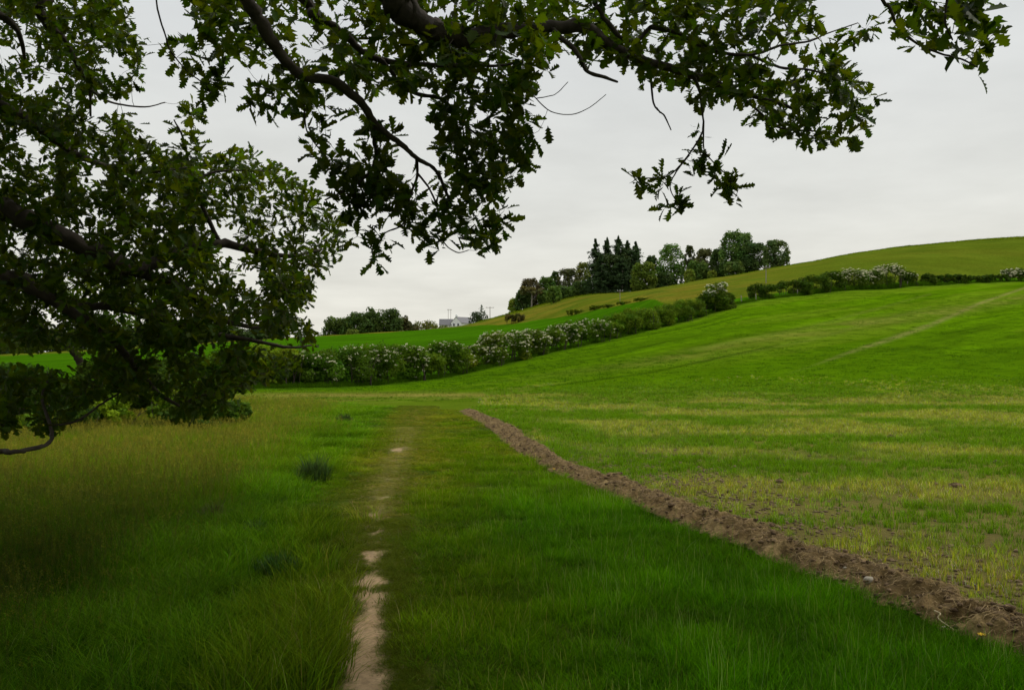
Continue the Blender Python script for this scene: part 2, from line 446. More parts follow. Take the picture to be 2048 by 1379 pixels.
# ---------------------------------------------------------------- soil ridge
ys = np.exp(np.linspace(math.log(2.6), math.log(27.5), 900)); ts = np.linspace(-1, 1, 56)
wd = .25 + .09 * (vn(ys * 1.3, ys * 0, 15) - .5) + .05 * (vn(ys * 5, ys * 0, 19) - .5) + .003 * ys
cx = moundx(ys) + wd * .95
slope = np.gradient(cx, ys)
dirx = 1 / np.sqrt(1 + slope ** 2); diry = -slope / np.sqrt(1 + slope ** 2)
X = cx[:, None] + ts[None] * (wd * dirx)[:, None]; Yp = ys[:, None] + ts[None] * (wd * diry)[:, None]
prof = np.clip(1 - np.abs(ts + .12) ** 2.0, 0, 1)[None]
amp = (.12 + .09 * (fbm(ys * .9, ys * 0, 17, 3) - .4))[:, None] * np.interp(ys, [2, 14, 27.5], [1, .8, .25])[:, None]
cl = fbm(X * 8, Yp * 8, 91, 4); cl2 = fbm(X * 26, Yp * 26, 93, 3); cl3 = 1 - np.abs(2 * fbm(X * 4.5, Yp * 4.5, 95, 3) - 1)
z = gz(X, Yp) - .01 + prof * amp * (.55 + .9 * cl) + (cl2 - .5) * .05 * prof ** .5 + (cl3 - .7) * .16 * prof
X2 = X + (fbm(X * 9, Yp * 9, 97, 2) - .5) * .08; 
cm = mixc([.19, .128, .052], [.085, .055, .022], cl2); cm = mixc(cm, [.28, .20, .085], sm(.55, .8, cl) * .6)
ix = np.arange(X.size).reshape(X.shape)
ridge = thing('soil_ridge', 'long brown ridge of dug soil and roots beside the seedling field', 'soil ridge', (2.3, 6.5, 0))
mk('soil', np.stack([X2, Yp, z], -1), [np.stack([ix[:-1, :-1], ix[:-1, 1:], ix[1:, 1:], ix[1:, :-1]], -1).reshape(-1, 4)], M['soil'], ridge, cm.reshape(-1, 3), False)
RX, RYs, RZ = X2, Yp, z
mb = MB(); rg = np.random.default_rng(5)
for _ in range(12000):                       # dry roots and stalks lying in the dug soil
    i = int(rg.integers(0, 860) ** 1.0); j = int(np.clip(rg.normal(27, 11), 1, 54))
    p = np.array([RX[i, j], RYs[i, j], RZ[i, j] + .004]); L = rg.uniform(.04, .13); d = rvec(rg, 1)[0]; d[2] = abs(d[2]) * .35; e = rvec(rg, 1)[0] * L * .3
    r_ = rg.uniform(.0008, .0016) * (1 + p[1] * .05)
    tube(mb, [p - d * L * .5, p + e * .5 + [0, 0, .008], p + d * L * .5], [r_, r_, r_ * .5], 3, np.array([.38, .27, .13]) * rg.uniform(.3, 1.15), cap=False)
mb.build('dry_roots', M['fibre'], ridge)
# clods
def clod(mb, c, r, rg, C):
    th = np.linspace(0, math.pi, 6)[1:-1]; ph = np.arange(8) / 8 * 2 * math.pi
    V = [[0, 0, 1]] + [[math.sin(t) * math.cos(p), math.sin(t) * math.sin(p), math.cos(t)] for t in th for p in ph] + [[0, 0, -1]]
    V = np.array(V) * (1 + rg.normal(0, .16, (len(V), 1))) * r * np.array([1.2, 1, .7]) * rg.uniform(.8, 1.2, 3) + c
    T = [[0, 1 + k_, 1 + (k_ + 1) % 8] for k_ in range(8)] + [[33, 25 + (k_ + 1) % 8, 25 + k_] for k_ in range(8)]
    Q = [[1 + r2 * 8 + k_, 9 + r2 * 8 + k_, 9 + r2 * 8 + (k_ + 1) % 8, 1 + r2 * 8 + (k_ + 1) % 8] for r2 in range(3) for k_ in range(8)]
    mb.add(V, Q, T, C)
mb = MB()
for _ in range(2600):
    i = int(rg.integers(0, 880)); j = int(np.clip(rg.normal(28, 14), 0, 55))
    r_ = rg.uniform(.005, .019) * (1.0 + (rg.random() < .04) * .8)
    clod(mb, np.array([RX[i, j] + rg.normal(0, .03), RYs[i, j], RZ[i, j] + r_ * .2]), r_, rg, np.array([.15, .10, .055]) * rg.uniform(.5, 1.3))
for _ in range(2600):                       # crumbs scattered on the field side
    Y_ = rg.uniform(4.2, 16); x_ = moundx(Y_) + .6 + abs(rg.normal(0, .7)) * (Y_ / 7)
    r_ = rg.uniform(.004, .016) * (1 + Y_ / 20)
    clod(mb, np.array([x_, Y_, gz(x_, Y_) + r_ * .2]), r_, rg, np.array([.17, .12, .065]) * rg.uniform(.6, 1.3))
mb.build('clods', M['soil'], ridge)

def on_ridge(u, v, lift=.0):
    Uu = 1024 + F * RX / RYs; W = HV - F * (RZ - H) / RYs
    k_ = np.argmin((Uu - u) ** 2 + (W - v) ** 2); i, j = divmod(k_, RX.shape[1])
    return np.array([RX[i, j], RYs[i, j], RZ[i, j] + lift])

for (u, v, r_, lab) in ((1737, 1162, .030, 'pale rounded stone on top of the soil ridge'),
                        (1885, 1270, .020, 'small grey stone at the grass side of the soil ridge below the pale root'),
                        (1690, 1136, .012, 'tiny flat pale stone on the field side of the soil ridge')):
    p = on_ridge(u, v, r_ * .3); mb = MB(); clod(mb, p, r_, np.random.default_rng(int(u)), (.36, .32, .24))
    s_ = mk('stone', mb.V[0] - p, [mb.Q[0], mb.T[0]], M['stone'], None, None, True); s_.location = p; tag(s_, lab, 'stone')
mb = MB(); p = on_ridge(1868, 1225, .02); q = on_ridge(1910, 1268, .015); mid = (p + q) / 2 + np.array([-.035, 0, .01])
pp, rr = smooth_line([p, p * .7 + q * .3 + [-.008, -.02, .02], mid, q], [.0045, .004, .0035, .002], 4)
tube(mb, pp - p, rr, 6, (.42, .34, .2)); s_ = mb.build('root', M['fibre'], None, True); s_.location = p
tag(s_, 'long pale bent root hanging over the dark soil of the ridge', 'root')

def molehill(u, v, w, lab):
    Y = H * F / (v - HV); x = (u - 1024) / F * Y; r = w / F * Y / 2; rg = np.random.default_rng(int(u)); mb = MB()
    for _ in range(46):
        q = rg.normal(0, .42, 2) * r
        clod(mb, np.array([q[0], q[1] * .8, max(0, 1 - np.hypot(*q) / r) * r * .38]), r * rg.uniform(.14, .34), rg, np.array([.12, .08, .042]) * rg.uniform(.6, 1.4))
    o = mb.build('soil_heap', M['soil']); o.location = (x, Y, float(gz(x, Y))); tag(o, lab, 'soil heap', 'small heaps of soil in the seedling field')
for a_ in ((1910, 972, 34, 'dark crumbly soil heap, the one nearest the frame edge among the seedlings'), (1355, 935, 18, 'small brown soil heap nearest the ridge, alone in thin seedlings'),
           (1558, 964, 26, 'low flat soil heap halfway across the thin seedlings'), (1868, 968, 22, 'small soil heap just beside the dark crumbly heap'),
           (1756, 888, 24, 'flat soil heap in the greener strip of seedlings'), (1782, 874, 18, 'farthest small soil heap at the edge of the green strip'),
           (1995, 925, 22, 'soil heap beside the dark green clump at the field edge')):
    molehill(*a_)

# ---------------------------------------------------------------- grass (instanced tufts)
TC = bpy.data.collections.new('tuft_sources')       # not linked to the scene
def blades(mb, n, r, h, w, lean, rg, C, Ct, seg=3, vertical=0):
    """curved tapering blades"""
    ang = rg.uniform(0, 2 * math.pi, n); rr = r * np.sqrt(rg.random(n)); b = np.stack([np.cos(ang) * rr, np.sin(ang) * rr, 0 * rr - .01], 1)
    da = ang + rg.normal(0, 1.0, n); hh = h * rg.uniform(.55, 1.1, n); ln = lean * rg.uniform(.2, 1.2, n) * hh
    d = np.stack([np.cos(da), np.sin(da), 0 * da], 1); fa = rg.uniform(0, math.pi, n); s = np.stack([np.cos(fa), np.sin(fa), 0 * fa], 1)
    ww = w * rg.uniform(.7, 1.3, n); rows = []
    for k_ in range(seg + 1):
        t = k_ / seg; c = b + d * (ln * t * t)[:, None] + np.array([0, 0, 1]) * (hh * (t - .25 * lean * t * t))[:, None]
        wk = ww * (1 - t) ** .7 if k_ < seg else ww * .02
        rows.append(np.stack([c - s * wk[:, None] * .5, c + s * wk[:, None] * .5], 1))
    V = np.stack(rows, 1).reshape(-1, 3); m_ = 2 * (seg + 1)
    base = (np.arange(n) * m_)[:, None]; Q = np.concatenate([base + np.array([[2 * k_, 2 * k_ + 1, 2 * k_ + 3, 2 * k_ + 2]]) for k_ in range(seg)])
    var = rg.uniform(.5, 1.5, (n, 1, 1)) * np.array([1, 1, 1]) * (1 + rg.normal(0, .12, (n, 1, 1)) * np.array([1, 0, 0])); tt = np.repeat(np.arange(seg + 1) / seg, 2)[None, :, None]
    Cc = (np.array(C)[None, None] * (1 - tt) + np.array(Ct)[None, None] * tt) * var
    mb.add(V, Q, C=Cc.reshape(-1, 3))
def seedheads(mb, n, r, h, rg, C, size=.012, L=.07):
    for _ in range(n):
        a_ = rg.uniform(0, 6.28); q = r * math.sqrt(rg.random()); b = np.array([math.cos(a_) * q, math.sin(a_) * q, 0]); hh = h * rg.uniform(.75, 1.15)
        d = np.array([rg.normal(0, .16), rg.normal(0, .16), 1]); top = b + d * hh
        tube(mb, [b, b + d * hh * .5 + [0, 0, .01], top], [.0011, .001, .0008], 3, np.array([.16, .14, .05]), cap=False)
        m_ = 9; t = rg.random(m_)[:, None]; cc = top - d * L * t + rg.normal(0, .006, (m_, 3)); Cv = np.array(C) * rg.uniform(.6, 1.35)
        cards(mb, cc, rvec(rg, m_), size * (.6 + .6 * rg.random(m_)), rg, Cv, .4)
def tuft(kind, k_):
    rg = np.random.default_rng(100 + k_); mb = MB()
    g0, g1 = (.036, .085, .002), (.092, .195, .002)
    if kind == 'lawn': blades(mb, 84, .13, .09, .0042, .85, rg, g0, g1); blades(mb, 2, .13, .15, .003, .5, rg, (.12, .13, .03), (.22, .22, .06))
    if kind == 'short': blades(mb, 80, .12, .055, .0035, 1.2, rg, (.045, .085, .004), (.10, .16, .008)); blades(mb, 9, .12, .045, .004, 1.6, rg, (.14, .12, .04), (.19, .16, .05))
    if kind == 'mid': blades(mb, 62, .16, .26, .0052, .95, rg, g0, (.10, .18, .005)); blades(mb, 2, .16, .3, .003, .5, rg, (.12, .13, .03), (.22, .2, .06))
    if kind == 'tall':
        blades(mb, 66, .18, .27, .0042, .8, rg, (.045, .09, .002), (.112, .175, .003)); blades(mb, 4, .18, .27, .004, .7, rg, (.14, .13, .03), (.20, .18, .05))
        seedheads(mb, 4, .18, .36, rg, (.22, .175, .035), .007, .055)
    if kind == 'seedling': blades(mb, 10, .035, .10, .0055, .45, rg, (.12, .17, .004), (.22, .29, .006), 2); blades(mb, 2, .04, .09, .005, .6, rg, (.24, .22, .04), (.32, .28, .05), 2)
    if kind == 'clump': blades(mb, 60, .45, .16, .02, .6, rg, (.055, .125, .004), (.085, .19, .005), 2)
    if kind == 'straw': blades(mb, 16, .07, .03, .0035, 2.5, rg, (.22, .16, .07), (.30, .23, .11), 2)
    o = mb.build('tuft_%s_%d' % (kind, k_), M['blade'], None, link=False); return o
KINDS_ = ['lawn', 'short', 'mid', 'tall', 'seedling', 'clump', 'straw']
COLL = {}
for q, kd in enumerate(KINDS_):
    c = bpy.data.collections.new('src_' + kd); COLL[kd] = c
    for k_ in range(4):
        c.objects.link(tuft(kd, q * 10 + k_))

def scatter(name, kd, pts, scl, tint, label, flat=None, rg=R):
    n = len(pts); me = bpy.data.meshes.new(name); me.vertices.add(n); me.vertices.foreach_set('co', pts.astype(np.float32).ravel())
    a = me.attributes.new('rot', 'FLOAT_VECTOR', 'POINT'); rot = np.stack([rg.normal(0, .06, n), rg.normal(0, .06, n), rg.uniform(0, 6.283, n)], 1)
    a.data.foreach_set('vector', rot.astype(np.float32).ravel())
    sc3 = np.asarray(scl, float); sc3 = sc3[:, None] * np.ones((1, 3)) if sc3.ndim == 1 else sc3
    a = me.attributes.new('scl', 'FLOAT_VECTOR', 'POINT'); a.data.foreach_set('vector', sc3.astype(np.float32).ravel())
    a = me.attributes.new('tint', 'FLOAT_VECTOR', 'POINT'); a.data.foreach_set('vector', np.asarray(tint, np.float32).ravel())
    a = me.attributes.new('idx', 'INT', 'POINT'); a.data.foreach_set('value', rg.integers(0, 4, n).astype(np.int32))
    o = bpy.data.objects.new(name, me); COL.objects.link(o)
    ng = bpy.data.node_groups.new(name + '_nodes', 'GeometryNodeTree')
    ng.interface.new_socket('Geometry', in_out='INPUT', socket_type='NodeSocketGeometry'); ng.interface.new_socket('Geometry', in_out='OUTPUT', socket_type='NodeSocketGeometry')
    gi = ng.nodes.new('NodeGroupInput'); go = ng.nodes.new('NodeGroupOutput')
    ci = ng.nodes.new('GeometryNodeCollectionInfo'); ci.inputs['Collection'].default_value = COLL[kd]; ci.inputs['Separate Children'].default_value = True; ci.inputs['Reset Children'].default_value = True
    ip = ng.nodes.new('GeometryNodeInstanceOnPoints'); ip.inputs['Pick Instance'].default_value = True
    def na(nm, tp):
        x = ng.nodes.new('GeometryNodeInputNamedAttribute'); x.data_type = tp; x.inputs[0].default_value = nm; return x.outputs[0]
    er = ng.nodes.new('FunctionNodeEulerToRotation'); ng.links.new(na('rot', 'FLOAT_VECTOR'), er.inputs[0])
    ng.links.new(gi.outputs[0], ip.inputs['Points']); ng.links.new(ci.outputs[0], ip.inputs['Instance'])
    ng.links.new(er.outputs[0], ip.inputs['Rotation']); ng.links.new(na('scl', 'FLOAT_VECTOR'), ip.inputs['Scale']); ng.links.new(na('idx', 'INT'), ip.inputs['Instance Index'])
    ng.links.new(ip.outputs[0], go.inputs[0])
    md = o.modifiers.new('scatter', 'NODES'); md.node_group = ng
    tag(o, label, kind='stuff'); return o

def sample(y0, y1, per_m2, a0=-.72, a1=.72, rg=R):
    area = (a1 - a0) * (y1 ** 2 - y0 ** 2) / 2; n = int(area * per_m2)
    Y = np.sqrt(rg.random(n) * (y1 ** 2 - y0 ** 2) + y0 ** 2); x = (a0 + (a1 - a0) * rg.random(n)) * Y
    return x, Y

# classify near grass
def fields(x, y):
    d = x - pathx(y); m = moundx(y); return d, m
sets = {k_: [] for k_ in ('lawn', 'short', 'mid', 'tall')}
BANDS = [(2.2, 7, 150, 1.0), (7, 12, 95, 1.1), (12, 20, 55, 1.35), (20, 33.5, 24, 1.9)]
for (y0, y1, dn, sc) in BANDS:
    x, y = sample(y0, y1, dn); d, m = fields(x, y)
    lim = np.where(y < 28, m + .07 + (vn(y * 3, y * 0, 3) - .5) * .12 + R.normal(0, .06, len(y)), moundx(28.) - (y - 28) * 1.5); okk = x < lim
    x, y, d, m = [q[okk] for q in (x, y, d, m)]
    n_ = fbm(x / 1.1, y / 1.1, 121, 3); nl = fbm(x / .5, y / .5, 123, 3); nw = fbm(x / 3, y / 3, 125, 3)
    wpath = .14 + .012 * np.maximum(y - 8, 0)
    wr = (np.abs(d) / (1 + .03 * y))
    left = d < 0
    tz = (-d - (1.05 + .05 * y) + (n_ - .5) * 2.2 + R.normal(0, .35, len(x)))           # into the tall meadow
    wr = wr + R.normal(0, .13, len(x)) + (n_ - .5) * .5
    kind = np.where(left & (tz > .5), 3, np.where(left & (tz > -.3), 2, np.where(wr < .42, 1, 0)))
    kind = np.where((kind == 0) & (~left) & (y > 11) & (wr < 1.6) & (nl > .5), 1, kind)
    bare_ = (barefn(x, y) > .28) | ((np.abs(d) < wpath) & (R.random(len(x)) < .35))
    kp = ~bare_
    tnt = np.ones((len(x), 3)) * (.45 + 1.15 * nl)[:, None]
    yel = sm(.40, .68, nw)[:, None]; tnt = tnt * (1 - yel * np.array([-.16, .0, -.1]))
    # deeper green towards the ridge, greener band in front of the meadow
    fy = sm(7, 16, y)[:, None]; tnt = tnt * (1 + fy * np.array([.75, .42, .1]))
    tan = np.exp(-(d / (.14 + .012 * y)) ** 2)[:, None] * (.5 + .8 * nw)[:, None]; tnt = tnt * (1 + tan * np.array([.75, .28, 2.5]))
    gr = (sm(.6, 1.6, d) * (1 - .8 * sm(9, 18, y)))[:, None]; tnt = tnt * (1 - gr * np.array([.30, .0, .0]))
    mead = sm(.5, 2.2, tz)[:, None] * sm(7, 10, y)[:, None]; tnt = tnt * (1 + mead * np.array([.10, .0, .0]) * (.2 + 1.6 * n_)[:, None])
    g2 = (left & (tz < 1.2))[:, None] * sm(.5, 1.0, -d)[:, None]; tnt = tnt * (1 - g2 * np.array([.22, -.04, 0]))
    hs = .5 + 1.0 * nl + .5 * (n_ - .5)
    tall_t = np.ones((len(x), 3)) * (.6 + .7 * nl)[:, None] * (1 - np.array([.22, .0, .0]) * (1 - sm(7, 13, y))[:, None]) * np.array([.98, 1.08, .6]) * (.8 + .35 * sm(8, 13, y))[:, None] * (1 + .3 * sm(9, 16, y))[:, None]
    tnt = np.where((kind == 3)[:, None], tall_t, tnt)
    for k_, nm in enumerate(('lawn', 'short', 'mid', 'tall')):
        q = (kind == k_) & kp; pz = np.stack([x[q], y[q], gz(x[q], y[q])], 1)
        vs = hs[q]
        if nm == 'short': vs = vs * np.where(np.abs(d[q]) < .3, .55, .9)
        if nm == 'lawn': vs = vs * (1 - .55 * np.exp(-(wr[q] / .9) ** 2)) * np.where(d[q] < 0, .9, 1.0) * (1.25 - .4 * sm(8, 22, y[q]))
        if nm == 'tall': vs = vs * (.85 - .3 * sm(14, 26, y[q]))
        if nm == 'mid': vs = vs * (.9 - .3 * sm(12, 24, y[q]))
        S = np.stack([np.full(len(vs), sc), np.full(len(vs), sc), vs * (1 + (sc - 1) * .25)], 1)
        sets[nm].append((pz, S, tnt[q]))
NAMES = {'lawn': ('grass', 'soft green grass between the path and the soil ridge'), 'short': ('trodden_grass', 'short yellowish trodden grass along the path'),
         'mid': ('verge_grass', 'knee high green grass on the meadow side of the path'), 'tall': ('meadow_grass', 'tall meadow grass with reddish brown seed heads')}
for nm, L in sets.items():
    if nm == 'short':        # worn little tufts between the bare patches
        x, y = R.uniform(-1, 1, 26000), np.sqrt(R.uniform(4, 900, 26000)); y = np.where(R.random(26000) < .6, R.uniform(3.5, 9, 26000), y); x = pathx(y) + x * (.2 + .014 * y); q = barefn(x, y) < .3; x, y = x[q], y[q]
        vv = R.uniform(.3, .6, len(x)); tt_ = np.array([1.15, .95, 1.2]) * R.uniform(.5, 1.25, (len(x), 1)) * (1 + .5 * sm(7, 16, y))[:, None]
        L.append((np.stack([x, y, gz(x, y)], 1), np.stack([vv * .8 * (1 + y * .04)] * 2 + [vv], 1), tt_))
        y = R.uniform(6.9, 21, 9000); t_ = R.normal(0, .45, 9000); x = pathx(y) + t_ * (.13 + .011 * y); q = (barefn(x, y) < .5) & (R.random(9000) < .35 + .65 * vn(x * 4, y * 2.5, 55)); x, y = x[q], y[q]
        vv = R.uniform(.3, .5, len(x)); tt_ = np.array([2.5, 1.45, 6.5]) * R.uniform(.6, 1.3, (len(x), 1)) * (1.05 + .2 * sm(7, 14, y))[:, None]
        L.append((np.stack([x, y, gz(x, y)], 1), np.stack([vv * (1 + y * .03)] * 2 + [vv], 1), tt_))
    scatter(NAMES[nm][0], nm, np.concatenate([q[0] for q in L]), np.concatenate([q[1] for q in L]), np.concatenate([q[2] for q in L]), NAMES[nm][1])

# seedlings in the field
L = []
for (y0, y1, dn, sc) in ((2.8, 9, 300, 1.0), (9, 16, 230, 1.15), (16, 26, 115, 1.6), (26, 44, 42, 2.4)):
    x, y = sample(y0, y1, dn, -.1, .72); m = moundx(np.minimum(y, 28)) + .46
    rowc = np.abs(((x * .25 + y * .97) / .16) % 1 - .5); n_ = fbm(x / .55, y / .35, 131, 3); nl = fbm(x / 2.6, y / 2.2, 133, 3)
    ok = (x > m + (n_ - .4) * .5) & (R.random(len(x)) < (.35 + .8 * sm(.36, .62, n_)) * (.55 + .6 * sm(.3, .7, nl)) * (.65 + .35 * sm(5, 16, y)) * (1 - sm(32, 44, y))) & ((y < 28) | (x > moundx(28)))
    x, y, n_, nl = [q[ok] for q in (x, y, n_, nl)]
    t = np.ones((len(x), 3)) * R.uniform(.85, 1.35, (len(x), 1)); dr = (1 - sm(.35, .6, nl))[:, None]; t = t * (1 + dr * np.array([.62, .38, 6])) * (1 - (1 - dr) * np.array([.38, .06, 0]))
    L.append((np.stack([x, y, gz(x, y)], 1), np.stack([np.full(len(x), sc)] * 2 + [.7 + .6 * n_ + (sc - 1) * .15], 1), t))
scatter('seedlings', 'seedling', *[np.concatenate([q[k_] for q in L]) for k_ in range(3)], 'thin yellow green seedlings in bare soil')
x, y = sample(3, 18, 40, 0, .72); m = moundx(y) + .3; ok = x > m; x, y = x[ok], y[ok]; y2 = R.uniform(4, 26, 2600) ** 1.0; x2 = moundx(y2) + .06 + R.normal(0, .06, 2600) + (R.random(2600) < .5) * .6; x = np.concatenate([x, x2]); y = np.concatenate([y, y2])
scatter('straw', 'straw', np.stack([x, y, gz(x, y)], 1), R.uniform(.6, 1.3, len(x)), np.ones((len(x), 3)) * R.uniform(.5, 1.2, (len(x), 1)), 'bits of dry straw and dead stalks on the bare soil')
# slope and hedge foot
L = []
x, y = sample(33, 60, 4.0, -.6, .72); x2, y2 = sample(60, 125, 1.6, -.05, .72); x = np.concatenate([x, x2]); y = np.concatenate([y, y2]); ok = y < np.interp(1024 + F * x / y, HG[:, 0], HG[:, 2]) - .5; x, y = x[ok], y[ok]
al_ = x * dx + y * dy; ac_ = -x * dy + y * dx; n_ = fbm(al_ / 9 + 3, ac_ / 2.6, 31, 4)
t = np.ones((len(x), 3)) * (.85 + .3 * fbm(al_ / 16, ac_ / 1.1, 41, 4))[:, None]
vv_ = HV - F * (gz(x, y) - H) / y; uu_ = 1024 + F * x / y
dd = np.clip(np.exp(-((vv_ - 789) / 6) ** 2) * (1 - sm(1000, 1300, uu_)) + np.exp(-((vv_ - 800) / 8) ** 2) * sm(950, 1300, uu_) * .8, 0, 1)[:, None]
t = t * (1 + dd * np.array([1.3, .25, 5]))
L.append((np.stack([x, y, gz(x, y) - .03], 1), np.stack([np.full(len(x), 1.1)] * 2 + [R.uniform(.25, .6, len(x))], 1), t))
us = R.uniform(-300, 2150, 5200); Yh = np.interp(us, HG[:, 0], HG[:, 2]) - R.uniform(-.8, 1.6, 5200) ; x = (us - 1024) / F * Yh
tallr = 1 + 1.6 * sm(1560, 1640, us) * (1 - sm(1840, 1900, us)); t = np.ones((len(us), 3)) * R.uniform(.5, .8, (len(us), 1))
L.append((np.stack([x, Yh, gz(x, Yh) - .03], 1), np.stack([R.uniform(.5, .9, len(us))] * 2 + [R.uniform(1.2, 2.8, len(us)) * tallr], 1), t))
us = R.uniform(960, 2150, 5000); Yh = np.interp(us, CR[:, 0], CR[:, 2]) - R.uniform(-3, 10, 5000); x = (us - 1024) / F * Yh
L.append((np.stack([x, Yh, gz(x, Yh) - .05], 1), np.stack([R.uniform(.8, 2, 5000)] * 2 + [R.uniform(1, 4.0, 5000) * (.3 + fbm(x / 9, Yh / 9, 3, 3))], 1), np.ones((5000, 3)) * np.array([1.9, 1.15, 1]) * R.uniform(.8, 1.2, (5000, 1))))
scatter('field_grass', 'clump', *[np.concatenate([q[k_] for q in L]) for k_ in range(3)], 'coarse grass over the field slope and along the foot of the hedge')

# dark rush tussocks in the meadow, each one a thing
def rush(u, v, wpx, hpx, lab, C=(.028, .055, .012)):
    Y = H * F / (v - HV); x = (u - 1024) / F * Y; rg = np.random.default_rng(int(u)); mb = MB(); r = wpx / F * Y / 2; h = hpx / F * Y
    blades(mb, 420, r, h * .75, .006 + Y * .0004, .5, rg, C, np.array(C) * 1.7)
    blades(mb, 160, r * .6, h * 1.05, .006 + Y * .0004, .35, rg, C, np.array(C) * 1.6)
    o = mb.build('rush_tussock', M['rush']); o.location = (x, Y, float(gz(x, Y))); tag(o, lab, 'tussock', 'dark tussocks in the meadow')
M['rush'] = leafmat('rush_blade', .2, .6, .2, 4, vary=.3)
rush(628, 962, 62, 62, 'tall spiky dark rush tussock near the pale end of the path')
rush(425, 1042, 62, 44, 'low brownish tussock deep in the meadow grass', (.05, .055, .02))
rush(512, 1072, 44, 40, 'small dark green tussock in the middle of the meadow')
rush(556, 1150, 90, 50, 'wide dark green tussock beside the bare part of the path', (.022, .06, .008))
rush(690, 845, 30, 22, 'far small tussock at the top of the meadow', (.03, .05, .012))

# dandelions at the ridge
def dandelion(u, v, r_, lab):
    p = on_ridge(u, v, .0); mb = MB(); rg = np.random.default_rng(int(u))
    t = thing('dandelion', lab, 'flower', p)
    tube(mb, [p, p + [0, 0, .05]], [.002, .0016], 5, (.1, .15, .03)); mb.build('stem', M['leaf'], t)
    mb = MB(); n = 40; a_ = rg.uniform(0, 6.28, n); q = r_ * np.sqrt(rg.random(n)); c = p + np.stack([np.cos(a_) * q, np.sin(a_) * q, .052 + .006 * rg.random(n)], 1)
    cards(mb, c, rvec(rg, n) * .5 + [0, 0, 1], r_ * .35, rg, (1, 1, 1), .4); mb.build('flower_head', M['yellow'], t)
dandelion(1958, 1290, .020, 'single yellow dandelion at the foot of the soil ridge near the pale root')
dandelion(1106, 946, .020, 'tiny yellow flower at the grass edge of the far part of the ridge')

# ---------------------------------------------------------------- oak overhead
LEAFT = np.array([0, .10, .19, .27, .37, .46, .57, .66, .76, .85, .93, 1.0])
LEAFW = np.array([.012, .05, .15, .085, .235, .12, .285, .15, .245, .12, .13, 0.0])
def oak_leaves(c, axis, nrm, L, rg, C):
    """lobed oak leaves: base point c, direction axis, face normal nrm, length L"""
    n = len(c); ax = axis / np.linalg.norm(axis, axis=1, keepdims=True)
    s = np.cross(nrm, ax); s /= np.linalg.norm(s, axis=1, keepdims=True) + 1e-9; nn_ = np.cross(ax, s)
    k_ = len(LEAFT); curl = rg.uniform(-.25, .5, n)[:, None, None]; fold = rg.uniform(.05, .5, n)[:, None, None]; Lx = L[:, None, None]
    wj = 1 + rg.normal(0, .22, (n, k_ * 2, 1))
    t = LEAFT[None, :, None]; mid = c[:, None] + ax[:, None] * t * Lx - nn_[:, None] * (curl * t ** 2 * Lx * .45)
    w = LEAFW[None, :, None] * Lx * 1.12; fw = (LEAFT - .06)[None, :, None] * Lx
    w1 = w * wj[:, :k_]; w2 = w * wj[:, k_:]
    a = mid + s[:, None] * w1 + nn_[:, None] * w1 * fold + ax[:, None] * (w1 * .35); b = mid - s[:, None] * w2 + nn_[:, None] * w2 * fold + ax[:, None] * (w2 * .35)
    V = np.concatenate([mid, a, b], 1)
    i = np.arange(k_ - 1)
    q = np.concatenate([np.stack([i, i + 1, k_ + i + 1, k_ + i], 1), np.stack([i, 2 * k_ + i, 2 * k_ + i + 1, i + 1], 1)])
    Q = (np.arange(n) * 3 * k_)[:, None, None] + q[None]
    return V.reshape(-1, 3), Q.reshape(-1, 4), np.repeat(C, 3 * k_, 0)

oak = thing('oak_tree', 'big dark oak overhanging the meadow with long drooping limbs and lobed leaves', 'tree', (-4.9, 1.1, 0))
tmb = MB(); rg = np.random.default_rng(3)
pts, rad = smooth_line([(-4.9, 1.1, -.2), (-4.95, 1.1, .5), (-4.8, 1.2, 1.8), (-4.7, 1.3, 3.2), (-4.4, 1.2, 5), (-4.3, 1, 7)], [.68, .5, .42, .4, .3, .18], 5, .03, rg)
tube(tmb, pts, rad, 18); tmb.build('trunk', M['bark'], oak, True)

NODES = []      # skeleton points twigs can start from: (xyz, radius)
limbs = []
def limb(pl, d0, d1, first=None, r0=None, name='limb'):
    """pl: (u, v, half width px)"""
    n = len(pl); ds = np.linspace(d0, d1, n); pts = [P(u, v, d) for (u, v, _), d in zip(pl, ds)]; rad = [max(r_, .7) * d / F for (_, _, r_), d in zip(pl, ds)]
    if first is not None:
        pts = [np.array(f_) for f_ in first] + pts; rad = [r0 * (1 - .5 * k_ / len(first)) for k_ in range(len(first))] + rad
    pts, rad = smooth_line(pts, rad, 5, .12, rg); limbs.append((pts, rad, name))
    for p, r_ in zip(pts, rad): NODES.append((p, r_))
T1 = (-4.75, 1.25, 2.2); T2 = (-4.7, 1.3, 3.0); T3 = (-4.55, 1.25, 4.0)
limb([(-90, 395, 25), (20, 425, 22), (110, 468, 20), (200, 508, 18), (255, 538, 16), (300, 530, 12), (350, 503, 11), (400, 490, 10), (450, 488, 9), (520, 503, 7), (580, 512, 4), (640, 500, 2)], 5.4, 7.2, [T1, (-4.2, 3.2, 2.5)], .22)
limb([(255, 538, 13), (330, 560, 9), (400, 600, 8), (450, 640, 6), (520, 655, 4), (590, 640, 3)], 6.2, 7.6)
limb([(-40, 545, 18), (60, 575, 13), (138, 622, 10), (188, 650, 9), (232, 687, 7), (254, 712, 7), (283, 748, 6), (319, 788, 4.5), (362, 813, 3)], 5.6, 7.0, [T1, (-4.2, 3.4, 2.15)], .16)
limb([(362, 813, 2.5), (385, 797, 2), (420, 788, 2), (455, 790, 1.5)], 7.0, 7.1)
limb([(138, 622, 9), (200, 612, 8), (300, 630, 7), (370, 652, 6), (430, 668, 6), (500, 680, 4.5), (580, 694, 3), (625, 690, 1.5)], 6.1, 7.3)
